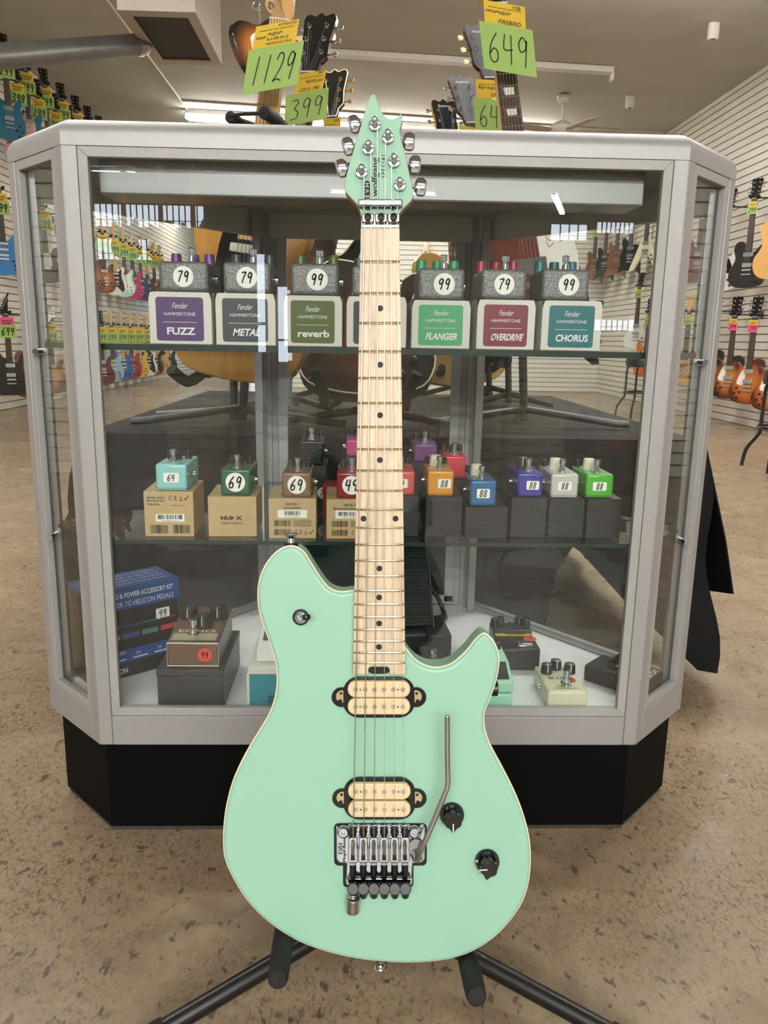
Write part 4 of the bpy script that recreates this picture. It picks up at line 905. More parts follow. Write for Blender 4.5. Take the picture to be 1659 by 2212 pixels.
# phaser
M, W, h = front_box((1078, 1449), (1165, 1449), 1402, DK)
p = thing('effect_pedal', 'black phaser pedal with a yellow strip and red 140 sticker', 'pedal', M); BK = mat('#1b1b1d', .42, 0, .1)
mb = MB(); mb.prism([(0, 0.0003), (.12, .0003), (.12, h*1.18), (.075, h*1.18), (.07, h*1.02), (0, h)], -W/2, W/2, Matrix(((0, 0, 1, 0), (1, 0, 0, 0), (0, 1, 0, 0), (0, 0, 0, 1)))); mb.build('enclosure', BK, p, .003)
o = MB().prism([(-W*.46, .062), (W*.46, .062), (W*.46, .0715), (-W*.46, .0715)], .0, .0015, frame((0, 0, h*1.02+.0002), (1, 0, 0), (0, 1, .0))).build('yellow_strip', mat('#c2a81e', .45), p)
MB().text('PHASER', .004, .0635, .0065, frame((0, 0, h*1.02+.0018), (1, 0, 0), (0, 1, 0)), W*.5, bold=.03).build('lettering', INK, o)
MB().box(-.002, .026, .008, .03, h*.98, h+.006).build('foot_button', mat('#c9c9cb', .25, .9), p, .004)
o = MB().flat(circ(.012, 28), .0015, frame((.027, .044, h+.001), (1, 0, 0), (0, 1, 0.02))).build('price_sticker', mat('#d8473f', .6), p); MB().hand('140', .027, .0405, .007, frame((0, 0, h+.0025), (1, 0, 0), (0, 1, .02)), wd=.001).build('handwriting', INK, o)
for x, y in ((-.03, .1), (-.018, .108), (.018, .108), (.03, .098)): knob(p, x, y, h*1.18, .0085, .014, '#121213', line='#6b6b6b')
# long black pedal at the right
M, W, h = front_box((1259, 1470), (1394, 1514), 1448, DK)
A = atZ(1259, 1470, DK); h = atY(1259, 1435, A.y).z-DK
p = thing('effect_pedal', 'black pedal turned sideways with one pointer knob, at the right corner of the case', 'pedal', M)
MB().box(-W/2, W/2, 0, .07, 0.0003, h).build('enclosure', mat('#1f1e1e', .5, 0, 0, .2, 300), p, .004)
x = -W*.12; o = MB().lathe([(.0165, 0), (.0165, .004), (.011, .006)], 24, T(x, .035, h)).build('knob', BLACK, p); MB().box(x-.003, x+.003, .021, .05, h+.005, h+.02).build('pointer_grip', BLACKG, o, .002)
MB().lathe([(.0085, 0), (.008, .003), (.0055, .0035), (.0045, .001)], 20, T(W*.22, 0, h*.5) @ RX(90)).build('jack', CHROME, p)
mb = MB(); mb.text('BLACK CAT', 0, -.006, .0105, frame((W*.40, .036, h+.0004), (0, 1, 0), (-1, 0, 0)), .058, bold=.04); mb.box(.0, .012, .05, .053, h, h+.0004); mb.box(.006, .02, .012, .0145, h, h+.0004); mb.build('lettering', mat('#e2e0da', .5), p)
# wah pedal, cable, small pedal behind the neck
p = thing('wah_pedal', 'black wah pedal with a ridged treadle behind the neck', 'pedal', T(.098, 1.43, DK) @ RZ(4))
MB().box(-.05, .05, -.03, .2, 0, .045).build('base', BK, p, .004)
Mw = T(0, .02, .06) @ RX(52); mb = MB(); mb.box(-.046, .046, -.02, .185, 0, .012, Mw); o = mb.build('treadle', mat('#1a1a1b', .5), p, .002)
mb = MB()
for k in range(26): mb.box(-.042, .042, -.015+.0075*k, -.011+.0075*k, .012, .0145, Mw)
mb.build('ridges', RUBBER, o)
MB().tube([(.047, -.012, .05), Mw @ Vector((.0475, .185, .006))], .0018, 6).build('chrome_edge', STEEL, p)
MB().box(.03, .075, -.05, .06, .001, .05).build('side_block', mat('#161617', .35), p, .003)
c0 = Vector((.12, 1.55, .36)); pts = [atY(x, y, Y) for x, y, Y in ((868, 1242, 1.6), (890, 1240, 1.62), (920, 1258, 1.63), (945, 1290, 1.63), (957, 1318, 1.62), (962, 1345, 1.6), (950, 1362, 1.57), (935, 1358, 1.55), (942, 1340, 1.58), (955, 1330, 1.6))]
for q in pts: q.z = max(q.z, DK+.006)
o = MB().tube(catmull(pts, 5, False), .0045, 10).build('cable', mat('#101011', .4)); tag(o, 'black coiled cable standing behind the wah pedal', 'cable')
q = atZ(937, 1424, DK+.045); p = thing('effect_pedal', 'small black pedal with a red ring round its footswitch, peeking over the lower horn', 'pedal', T(q.x, q.y-.02, DK))
MB().box(-.022, .022, 0, .09, 0, .042).build('enclosure', BK, p, .003); MB().lathe([(.010, 0), (.009, .002), (.005, .002)], 24, T(0, .025, .042)).build('red_ring', mat('#b03a2c', .4), p); footswitch(p, 0, .025, .042, .9)
# ------------------------------------------------------------------ other guitars
OUT = {
 'double_cut': [(-.03, -.445), (-.06, -.44), (-.085, -.40), (-.105, -.365), (-.125, -.36), (-.143, -.385), (-.147, -.43), (-.135, -.49), (-.122, -.53), (-.128, -.58), (-.150, -.64), (-.160, -.70), (-.145, -.755), (-.10, -.79), (-.03, -.802), (.04, -.795), (.11, -.77), (.152, -.71), (.160, -.65), (.142, -.59), (.122, -.54), (.120, -.50), (.135, -.45), (.135, -.415), (.12, -.40), (.10, -.41), (.075, -.445), (.05, -.47), (.03, -.47)],
 'slab': [(-.03, -.41), (-.07, -.395), (-.11, -.40), (-.135, -.43), (-.14, -.48), (-.125, -.53), (-.12, -.56), (-.14, -.61), (-.16, -.67), (-.158, -.73), (-.13, -.78), (-.06, -.80), (.06, -.80), (.13, -.78), (.158, -.73), (.16, -.67), (.14, -.60), (.12, -.55), (.122, -.51), (.138, -.47), (.14, -.43), (.125, -.41), (.095, -.42), (.07, -.46), (.045, -.49), (.03, -.49)],
 'single_cut': [(-.03, -.40), (-.06, -.385), (-.10, -.385), (-.13, -.41), (-.137, -.46), (-.12, -.52), (-.118, -.55), (-.14, -.60), (-.165, -.66), (-.168, -.72), (-.14, -.78), (-.07, -.805), (0, -.81), (.07, -.805), (.14, -.78), (.168, -.72), (.165, -.66), (.14, -.60), (.115, -.55), (.112, -.51), (.13, -.46), (.13, -.43), (.115, -.42), (.09, -.44), (.06, -.475), (.03, -.48)],
 'winged': [(-.03, -.42), (-.05, -.43), (-.21, -.83), (-.20, -.85), (-.15, -.84), (-.03, -.63), (.03, -.63), (.15, -.84), (.20, -.85), (.21, -.83), (.05, -.43), (.03, -.42)],
 'horned': [(-.03, -.44), (-.07, -.41), (-.10, -.34), (-.125, -.35), (-.14, -.42), (-.125, -.50), (-.12, -.55), (-.15, -.64), (-.16, -.72), (-.12, -.79), (0, -.805), (.12, -.79), (.16, -.72), (.15, -.64), (.12, -.55), (.12, -.5), (.14, -.43), (.125, -.385), (.1, -.40), (.07, -.47), (.03, -.47)],
 'hollow': [(-.03, -.42), (-.08, -.38), (-.14, -.38), (-.17, -.43), (-.16, -.50), (-.14, -.56), (-.16, -.62), (-.2, -.68), (-.205, -.76), (-.16, -.84), (-.06, -.87), (.06, -.87), (.16, -.84), (.205, -.76), (.2, -.68), (.16, -.62), (.14, -.56), (.16, -.5), (.17, -.43), (.14, -.38), (.08, -.38), (.03, -.42)],
 'angular': [(-.03, -.42), (-.10, -.36), (-.13, -.40), (-.11, -.52), (-.15, -.62), (-.13, -.70), (-.18, -.84), (-.08, -.80), (.10, -.80), (.16, -.86), (.15, -.66), (.12, -.56), (.13, -.47), (.08, -.46), (.03, -.47)]}
HEAD = {
 'three': [(-.021, 0), (-.028, .03), (-.045, .05), (-.042, .10), (-.05, .17), (-.035, .185), (-.015, .178), (0, .19), (.015, .178), (.035, .185), (.05, .17), (.042, .1), (.045, .05), (.028, .03), (.021, 0)],
 'six': [(-.021, 0), (-.024, .012), (-.042, .03), (-.038, .1), (-.028, .165), (-.01, .187), (.018, .185), (.034, .165), (.032, .14), (.02, .115), (.022, .05), (.021, 0)],
 'point': [(-.021, 0), (-.045, .03), (-.04, .06), (.045, .21), (.052, .2), (.03, .09), (.025, .03), (.021, 0)]}
GUARD = {'double_cut': [(-.03, -.455), (-.09, -.40), (-.11, -.43), (-.10, -.52), (-.085, -.60), (-.06, -.66), (.02, -.68), (.08, -.74), (.125, -.72), (.11, -.62), (.085, -.54), (.09, -.44), (.06, -.46), (.03, -.48)],
 'slab': [(-.03, -.42), (-.05, -.43), (-.068, -.47), (-.075, -.53), (-.075, -.60), (-.04, -.635), (.04, -.635), (.06, -.58), (.05, -.50), (.03, -.49)],
 'single_cut': [(.032, -.50), (.06, -.50), (.10, -.60), (.085, -.63), (.032, -.625)], 'winged': [(.03, -.45), (.06, -.5), (.14, -.75), (.1, -.74), (.03, -.6)],
 'horned': [(-.03, -.45), (-.08, -.41), (-.09, -.50), (-.05, -.60), (.05, -.60), (.1, -.50), (.08, -.45), (.03, -.48)], 'hollow': [(.032, -.5), (.06, -.5), (.1, -.64), (.08, -.66), (.032, -.64)], 'angular': [(.03, -.45), (.09, -.47), (.125, -.55), (.13, -.62), (.10, -.70), (.05, -.70), (.032, -.60)]}
PEARL = mat('#d9d6cc', .3); ROSE = mat('#3a251b', .5); EBONY = mat('#191514', .5); MAP2 = mat('#d0a262', .4, 0, .2)
def build_guitar(name, label, M, kind, head, body, guard, fb, hd, neckm, hw=CHROME, detail=0, binding=None, inlay=PEARL, group=None, hum=True, bursts=0, lettering=None, keys=None):
    t = thing(name, label, 'guitar', M, group); F_ = FR(); Hm0 = (RX(-13) if head != 'six' else T(0, .006, 0)) @ F_
    O = catmull([(x, z, 0) for x, z in OUT[kind]], 3) if kind not in ('winged', 'angular') else [(x, z, 0) for x, z in OUT[kind]]
    O = [p[:2] for p in O]
    MB().prism(O, -.042, 0, F_).build('body', body, t, .004, seg=2)
    if binding: MB().tube([(x, -.0005+.002, z) for x, z in O], .0022, 6, True).build('binding', binding, t)
    if binding: MB().tube([Hm0 @ Vector((x, z, .0)) for x, z in catmull_if(HEAD[head])], .0022, 6, True).build('headstock_binding', binding, t)
    if guard and GUARD[kind]: 
        Gd = catmull([(x, z, 0) for x, z in GUARD[kind]], 2); MB().prism([p[:2] for p in Gd], .0005, .003, F_).build('pickguard', guard, t)
    nb = -.46
    MB().prism([(-.021, 0), (.021, 0), (.028, nb), (-.028, nb)], -.02, -.0005, F_).build('neck', neckm, t, .006)
    MB().prism([(-.0213, 0), (.0213, 0), (.0285, nb-.02), (-.0285, nb-.02)], .0005, .0075, F_).build('fretboard', fb, t)
    tilt = RX(-13) if head != 'six' else T(0, .006, 0)
    Hm = tilt @ F_
    MB().prism(catmull_if(HEAD[head]), -.015, .0, Hm, 0, 1).build('headstock', [hd, neckm], t, .001)
    hs = t.children if False else None
    sides = [(-1, k) for k in range(3)] + [(1, k) for k in range(3)] if head == 'three' else [(-1, k) for k in range(6)]
    allm = MB()
    for s, k in sides:
        if head == 'three': px_, pz = s*.027, .06+.042*k
        elif head == 'six': px_, pz = -.026+.005*k*.6, .028+.026*k
        else: px_, pz = -.03+.0128*k, .05+.022*k
        bx = px_+s*.034 if head != 'point' else px_-.03
        mb = MB()
        mb.cyl((px_, pz, 0), (px_, pz, .012), .004 if detail else .005, 8, Hm).cyl((px_, pz, 0), (px_, pz, .003), .007, 10, Hm)
        mb.cyl((px_, pz, -.008), (bx-s*.004, pz, -.008), .0025, 6, Hm)
        if detail:
            o = mb.build('tuner', hw, t)
            m2 = MB(); m2.prism(rrect(.017, .014, .005, 3, bx+s*.004, pz) if not keys else [(bx-s*.004, pz-.004), (bx+s*.002, pz-.009), (bx+s*.014, pz-.0085), (bx+s*.014, pz+.0085), (bx+s*.002, pz+.009), (bx-s*.004, pz+.004)], -.011, -.005, Hm); m2.build('tuner_button', keys or hw, o, .002)
        else: mb.prism(rrect(.015, .012, .004, 2, bx+s*.003, pz), -.011, -.005, Hm); mb.build('tuning_peg', hw, t)
    MB().box(-.0215, .0215, -.009, -.0005, -.004, .0).build('nut', PEARL, t)
    if detail:
        for k in range(1, 22):
            z = -.628*(1-2**(-k/12)); w_ = .0213+.0072*(-z)/.48
            MB().cyl((-w_, -.0077, z), (w_, -.0077, z), .0013, 6).build('fret', NICKEL, t)
        for k in (3, 5, 7, 9, 12, 15):
            z = -.628*(1-.5*(2**(-k/12)+2**(-(k-1)/12))); hh = .628*(2**(-(k-1)/12)-2**(-k/12))*.34
            if inlay is PEARL and hum: MB().prism([(-.014, z+hh), (.014, z+hh), (.012, z-hh), (-.012, z-hh)], .0076, .008, F_).build('inlay', inlay, t)
            else: MB().cyl((0, -.0075, z), (0, -.0082, z), .0032, 12).build('inlay', INK if fb is MAP2 else inlay, t)
    mb = MB()
    for k in range(6): mb.tube([(-.0165+.0066*k, -.0095, -.004), (-.0255+.0102*k, -.013, -.63)], .0006, 4)
    for k in range(6): mb.tube([Hm @ Vector(((-.026 if k < 3 else .026) if head == 'three' else -.02, .06+.04*(k if k < 3 else 5-k), .009)), (-.0165+.0066*k, -.0095, -.004)], .0005, 4) if detail else None
    mb.build('strings', STEEL, t)
    for z in ((-.505, -.60) if hum else (-.50, -.555, -.61)):
        if kind == 'slab' and z == -.555: continue
        o = MB().prism(rrect(.088, .038 if hum else .02, .004, 3, 0, z), .001, .010, F_).build('pickup', (hw if bursts != 2 else PEARL) if hum else PEARL, t, .001)
    mb = MB(); mb.prism(rrect(.084, .018, .004, 3, 0, -.645), .001, .012, F_)
    if hum: mb.prism(rrect(.09, .012, .004, 3, 0, -.685), .001, .012, F_)
    mb.build('bridge', hw, t, .001)
    for x, z in (((.095, -.66), (.115, -.71), (.065, -.70), (.085, -.755)) if hum else ((.085, -.66), (.095, -.70), (.1, -.74))):
        if kind == 'winged': x, z = x*.9, z-.0
        if kind == 'angular': x, z = x*.7, z*.99
        MB().lathe([(.011, 0), (.009, .014), (.006, .015)], 14, T(x, 0, z) @ RX(90)).build('control_knob', BLACK if not bursts else mat('#b98a35', .3), t)
    if lettering:
        mb = MB()
        if head == 'six': mb.text(lettering, 0, -.008, .016, frame((0.004, -.0005+.006, .10), (0, 0, 1), (-1, 0, 0)), .085, slant=.25)
        else: mb.text(lettering, 0, .155, .011, Hm, .05, slant=.2, z=.0006)
        mb.build('headstock_lettering', PEARL if head != 'six' else INK, t)
    return t
def catmull_if(P): return [p[:2] for p in catmull([(x, z, 0) for x, z in P], 2)]
def pose(N, B, face, scale=None):
    u = (N-B).normalized(); f = Vector(face); f = (f - u*f.dot(u)).normalized(); bk = -f; x = bk.cross(u); s = scale or (N-B).length/.805
    return Matrix(((x.x*s, bk.x*s, u.x*s, N.x), (x.y*s, bk.y*s, u.y*s, N.y), (x.z*s, bk.z*s, u.z*s, N.z), (0, 0, 0, 1)))
def botpt(xb, Yb, z): 
    y = 740
    for _ in range(6): p = atY(xb, y, Yb); y += (p.z-z)*1700/Yb
    return atY(xb, y, Yb)
CREAMG = mat('#cdb78c', .4); WG = mat('#e4e2dc', .35)
YEL, GRN, PNK = mat('#d6b32a', .7), mat('#94b45e', .7), mat('#d9557c', .7)
# ------------------------------------------------------------------ cloth-covered table behind the case
tx0, tx1, ty0, ty1, tz = -.62, .79, 1.80, 3.28, .58
t = thing('table', 'folding table hidden under the black cloth behind the case', 'table', T((tx0+tx1)/2, (ty0+ty1)/2, 0)); TT = T(-(tx0+tx1)/2, -(ty0+ty1)/2, 0)
MB().box(tx0+.01, tx1-.01, ty0+.01, ty1-.01, tz-.04, tz-.006, TT).build('table_top', mat('#6b645a', .6), t, .004)
for x in (tx0+.08, tx1-.08):
    for y in (ty0+.1, ty1-.1): MB().cyl((x, y, 0), (x, y, tz-.04), .014, 10, TT).build('leg', SB, t)
CLOTH = mat('#121214', .85, 0, 0, .1, 12, .12, 6, .25)
per = []
nseg = 44
def edge(a, b, n): return [(a[0]+(b[0]-a[0])*k/n, a[1]+(b[1]-a[1])*k/n) for k in range(n)]
cs = [(tx0, ty0), (tx1, ty0), (tx1, ty1), (tx0, ty1)]; nm_ = [(0, -1), (1, 0), (0, 1), (-1, 0)]
for i in range(4):
    for k, p in enumerate(edge(cs[i], cs[(i+1) % 4], nseg)):
        f = k/nseg; n0, n1, n2 = nm_[i-1], nm_[i], nm_[(i+1) % 4]
        a = max(0, 1-f*8); b = max(0, 1-(1-f)*8); n = Vector(n1) + Vector(n0)*a + Vector(n2)*b
        per.append((p, n/max(1, n.length*.8), max(a, b)))
mb = MB(); V = []; rows = 12; np_ = len(per)
rr = random.Random(3); ph = [rr.uniform(0, 6.28) for _ in range(4)]
for j in range(rows+1):
    tt = j/rows; z = tz + .003 - (tz-.006)*tt if j else tz+.003
    for i, (p, n, cn) in enumerate(per):
        s = i/nseg*1.4
        w_ = .012*math.sin(s*16+ph[0])+.008*math.sin(s*37+ph[1])+.006*math.sin(s*7+ph[2])
        o = .004 + tt**.8*(.028+.055*cn) + tt*w_*(1 if cn < .3 else .6) + (.012*math.sin(tt*9)*cn)
        if i < nseg:                                         # the hem is hitched up near the right front corner
            q_ = max(0, min(1, (p[0]-.44)/.04))*max(0, min(1, (.78-p[0])/.30)); z = tz+.003-(tz-.006-.34*q_)*tt if j else z
        if 2*nseg <= i < 3*nseg: z = tz+.003-.3*tt
        V.append((p[0]+n.x*o, p[1]+n.y*o, z - (.0 if j else 0) + (.05*(1-cn)*tt*abs(math.sin(s*2.2+1)) if j == rows else 0)))
F = []
for j in range(rows):
    for i in range(np_): F.append((j*np_+i, (j+1)*np_+i, (j+1)*np_+(i+1) % np_, j*np_+(i+1) % np_))
nx_, ny_ = 26, 26; o0 = len(V)
for b in range(ny_+1):
    for a in range(nx_+1):
        x = tx0-.003+(tx1-tx0+.006)*a/nx_; y = ty0-.003+(ty1-ty0+.006)*b/ny_; e_ = min(a, b, nx_-a, ny_-b)
        V.append((x, y, tz+.0035+(.003*abs(math.sin(7*x+3*y))*abs(math.sin(11*y-4*x)) if e_ > 0 else 0)))
for b in range(ny_):
    for a in range(nx_): q = o0+b*(nx_+1)+a; F.append((q, q+1, q+nx_+2, q+nx_+1))
mb.add(V, F); cl = mb.build('tablecloth', CLOTH, None, 0, 60); tag(cl, 'black cloth draped to the floor over the table behind the case', 'tablecloth')
mb = MB(); q = [(tx1+.012, ty0+.30, tz-.01), (tx1+.012, ty0-.01, tz-.004), (tx1+.06, ty0-.06, .36), (tx1+.085, ty0-.075, .235), (tx1+.05, ty0+.02, .215), (tx1+.055, ty0+.22, .33)]
mb.add(q+[(x-.004, y, z) for x, y, z in q], [(0, 1, 2, 3, 4, 5), (11, 10, 9, 8, 7, 6)] + [(i, 6+i, 6+(i+1) % 6, (i+1) % 6) for i in range(6)]); mb.build('corner_fold', CLOTH, cl, 0, 20)
# ------------------------------------------------------------------ guitars on the table
HG = mat('#5f6469', .2, 0, .6); HBK = mat('#121213', .15, 0, .6); REDB = mat('#4a1414', .25, 0, .5)
BS = mat('#c58a33', .25, 0, .6, 0, 1, .08, 8, .5, (12, 1, 1.2)); TOB = burst_mat('#7a4318', '#3a1d0d', '#0d0908')
specs = [
 ('Tele', (605, 42), 1.95, 500, 1.90, 'butterscotch electric guitar with a maple neck and black pickguard, behind the case on the left', dict(kind='slab', head='six', body=BS, guard=BLACKG, fb=MAP2, hd=MAP2, neckm=MAP2, hum=False, lettering='Fender'), (-.18, -1, .12)),
 ('Jet', (667, 156), 2.45, 600, 2.35, 'guitar with a black six-tuner headstock, tagged 399, behind the butterscotch one', dict(kind='single_cut', head='three', body=TOB, guard=None, fb=ROSE, hd=HBK, neckm=mat('#3b1c12', .3, 0, .5)), (-.35, -1, .15)),
 ('Custom', (713, 252), 3.0, 705, 2.85, 'black guitar with a cream bound headstock and gold tuners, left of the mint headstock', dict(kind='single_cut', head='three', body=BLACKG, guard=BLACKG, fb=EBONY, hd=HBK, neckm=HBK, hw=GOLD, binding=BINDM), (-.3, -1, .15)),
 ('Lp', (1060, 168), 2.7, 1128, 2.6, 'dark red guitar with a grey faced headstock and cream tuner keys, under the 649 tag', dict(kind='single_cut', head='three', body=burst_mat('#8a2f18', '#5a1710', '#1d0807'), guard=BINDM, fb=ROSE, hd=HG, neckm=REDB, lettering='Epiphone', keys=mat('#dcd6a8', .4)), (.3, -1, .15)),
 ('Lps', (1019, 265), 3.05, 1080, 2.95, 'guitar with a slate grey headstock and chrome tuners, third from the right on the table', dict(kind='single_cut', head='three', body=burst_mat('#c77a24', '#7a2f14', '#2a0d08'), guard=BINDM, fb=ROSE, hd=HG, neckm=REDB, lettering='Epiphone'), (.3, -1, .15)),
 ('Nat', (973, 318), 3.12, 1000, 3.05, 'guitar with a small black headstock and yellow wood edges, right of the mint headstock', dict(kind='hollow', head='three', body=mat('#c9974a', .3, 0, .4), guard=None, fb=ROSE, hd=HBK, neckm=mat('#c9953d', .35), lettering='Epiphone'), (.3, -1, .15)),
 ('Bird', (1074, 8), 2.04, 1165, 1.98, 'dark sunburst guitar whose bound rosewood neck rises past the 649 tag', dict(kind='angular', head='point', body=burst_mat('#6b2a17', '#4a1712', '#170807'), guard=WG, fb=ROSE, hd=HBK, neckm=mat('#c8a06a', .4)), (.2, -1, .12)),
]
POS = {}
for nm, npx, Y, xb, Yb, lb, kw, face in specs:
    N = atY(*npx, Y); L = .805
    B = botpt(xb, Yb, N.z-L*.985); M = pose(N, B, face, 1.0); POS[nm] = M
    build_guitar('electric_guitar', lb, M, detail=1, group=None, **kw)
# reclining sunburst in the middle
B = botpt(790, 1.93, .70); N = Vector((B.x+.02, 2.42, B.z+.60)); M = pose(N, B, (0, -1, .6), 1.0); POS['Mid'] = M
build_guitar('electric_guitar', 'tobacco sunburst guitar lying back on a low stand directly behind the maple neck', M, 'single_cut', 'three', TOB, None, ROSE, HBK, mat('#2a120c', .3), GOLD, 1, BINDM)
def tstand(lb, M, sp=.26):
    o = M @ Vector((0, .06, -.80)); t = thing('guitar_stand', lb, 'guitar stand', T(o.x, o.y, tz+.004)); MI = T(-o.x, -o.y, -tz-.004) @ M
    C0 = Vector((0, .02, .015)); hubt = MI @ Vector((0, .075, -.70))
    MB().tube([C0, hubt], .011, 12).build('post', SB, t)
    for s in (-1, 1):
        a = MI @ Vector((s*.10, .062, -.80)); b = MI @ Vector((s*.10, -.02, -.822)); c = MI @ Vector((s*.12, -.075, -.80))
        y_ = MB().tube(catmull([hubt, MI @ Vector((s*.07, .07, -.79)), a, b], 3, False), .009, 10).build('yoke_arm', SB, t)
        MB().tube(catmull([a, b, c], 3, False), .0135, 12).build('rubber_sleeve', RUBBER, y_, .002)
    for dx, dy in ((-sp, -.03), (sp, -.03), (.02, .75*sp)):
        MB().tube([C0+Vector((0, 0, .03)), Vector((dx*.9, dy, .014)), Vector((dx, dy*1.1, .014))], .010, 10).build('leg', SB, t)
    return t
tstand('black guitar stand under the butterscotch guitar on the table', POS['Tele']); tstand('black guitar stand under the dark sunburst guitar on the right of the table', POS['Bird']); tstand('low black guitar stand in the middle of the table', POS['Mid'])
for nm, wh in (('Jet', 'the guitar tagged 399'), ('Custom', 'the guitar with gold tuners'), ('Lp', 'the guitar with cream tuner keys'), ('Lps', 'the guitar with the slate grey headstock'), ('Nat', 'the guitar with yellow wood edges')): tstand('black guitar stand under %s' % wh, POS[nm], .14)
# neck cradle with black foam seen over the case
t = thing('guitar_stand', 'black foam neck cradle of a stand showing over the left of the case', 'guitar stand', T(-.335, 2.0, tz+.004)); o0 = Vector((-.335, 2.0, tz+.004))
P = [atY(525, 262, 1.98), atY(560, 250, 1.93)]
def tp(*pts): return [p-o0 for p in pts]
MB().tube(tp(o0+Vector((.0, .1, 0)), Vector((-.31, 2.08, 1.25)), atY(575, 290, 2.02)), .011, 12).build('post', SB, t)
MB().tube(tp(atY(495, 252, 1.9), atY(520, 268, 1.94), atY(575, 285, 2.0)), .013, 14).build('foam_arm', RUBBER, t, .003)
MB().tube(tp(atY(570, 243, 1.86), atY(590, 254, 1.92), atY(612, 274, 2.0)), .0135, 14).build('foam_arm', RUBBER, t, .003)
MB().tube(tp(atY(497, 250, 1.9), atY(530, 246, 1.88), atY(572, 244, 1.86)), .004, 8).build('strap', RUBBER, t)
for dx in (-.2, .2): MB().tube([Vector((.0, .1, .03)), Vector((dx, .1, .012))], .010, 10).build('leg', SB, t)
B = atY(512, 112, 5.2); N = atY(690, 80, 5.8); M = pose(N, B, (.8, -.6, .15), 1.0)
build_guitar('electric_guitar', 'sunburst guitar hung sideways under the ceiling behind the 1129 tag', M, 'double_cut', 'six', burst_mat('#b5702c', '#6a3a1a', '#0c0808'), WG, MAP2, MAP2, MAP2, CHROME, 0, None, PEARL, None, False)
for lx, lz, nm in ((0, -.55, 'body'), (0, -.1, 'neck')):
    q = M @ Vector((lx, .05, lz)); o = MB().cyl(q, (q.x, q.y, ceil_z(q.x)-.002), .002, 6).build('hanging_wire', STEEL); tag(o, 'thin wire holding up the %s of the sideways sunburst guitar' % nm, 'wire')
# ---- large price tags on the table guitars
def bigtag(lb, Y, green, yellow, price, lines, gm=GRN):
    O = atY(*yellow[0], Y) if yellow else atY(*green[0], Y); t = thing('price_tag', lb, 'price tag', T(*O), None)
    def card(q, Yc, nm, mt, fill):
        A, B_, C_ = [atY(*p, Yc)-O for p in q]
        x = B_-A; y = A-C_; n = x.cross(y).normalized()
        m4 = Matrix(((x.x, y.x, n.x, C_.x), (x.y, y.y, n.y, C_.y), (x.z, y.z, n.z, C_.z), (0, 0, 0, 1)))
        MBc = MB(); MBc.box(0, 1, 0, 1, -.0006, 0, m4); o = MBc.build(nm, mt, t, 0, 0)
        mb = MB(); fill(mb, m4); 
        if mb.v: mb.build('handwriting', INK, o, 0, 0)
    def fg(mb, m4):
        n = len(price)
        for i, ch in enumerate(price):
            for st in STRK.get(ch, []):
                P = [(.1+.82*(i+.08+.8*p[0])/n+.03*(p[1]-.5), .18+.62*p[1], 0) for p in st]
                mb.ribbon(catmull(P, 4, False) if len(P) > 2 else P, .024, m4, z=.0008)
    def fy(mb, m4):
        for s, x, y, h_, w_, sl in lines: mb.text(s, x, y, h_, m4, w_, slant=sl, z=.0008, bold=.01)
    if yellow: card(yellow, Y, 'yellow_card', YEL, fy)
    if green: card(green, Y-.006, 'green_card', gm, fg)
    return t
ASK = ('PLEASE ASK FOR ASSISTANCE', .5, .72, .05, .8, 0); NEW = ('*NEW*', .48, .47, .16, .34, 0)
bigtag('yellow and green tag priced 1129 on the butterscotch guitar', 1.86, [(537.3, 108.8), (657.1, 87), (523.6, 205)], [(553.4, 57.3), (646.8, 41.2), (545, 108)], '1129', [ASK, NEW, ('BUTTERSCOTCH', .74, .85, .1, .42, .1), ('PLAYER PLUS', .55, .28, .12, .5, .1), ('NASHVILLE TELE', .6, .1, .1, .6, .1), ('FENDER', .15, .4, .1, .22, .3)])
bigtag('yellow and green tag priced 399 beside the 1129 tag', 2.32, [(617.5, 207.3), (710.3, 189), (613.6, 274)], [(645, 160), (705.7, 150), (636, 205)], '399', [ASK, NEW, ('TBST', .8, .85, .13, .25, .1), ('Jr.Jet', .75, .42, .2, .3, .2), ('G2215  P90', .5, .1, .16, .7, .1)])
bigtag('yellow and green tag priced 649, highest on the right', 1.98, [(1034.5, 44.5), (1150.2, 65.1), (1046, 148)], [(1044.5, -1), (1134, 15.2), (1047, 49)], '649', [ASK, NEW, ('VSB', .78, .8, .14, .2, .1), ('FIREBIRD', .6, .08, .18, .55, .15), ('EPIPHONE', .15, .5, .12, .26, .4)])
bigtag('yellow and green tag starting with 6, half behind the bound rosewood neck', 2.60, [(1021, 209.4), (1108, 218), (1028, 285)], [(1027, 170.8), (1104, 175), (1030, 211)], '649', [ASK, NEW, ('LP Std', .6, .1, .2, .4, .15), ('Epi', .16, .45, .24, .2, .1)])
bigtag('small yellow tag just left of the mint tuners', 2.92, None, [(700, 256), (735.5, 253.5), (701, 290)], '', [('WHT', .75, .75, .16, .3, .1), ('PLEASE ASK', .4, .55, .06, .6, 0)])
bigtag('small yellow tag low between the right headstocks', 3.0, None, [(991, 270), (1028, 276), (992, 300)], '', [('PLEASE ASK', .5, .6, .08, .7, 0)])
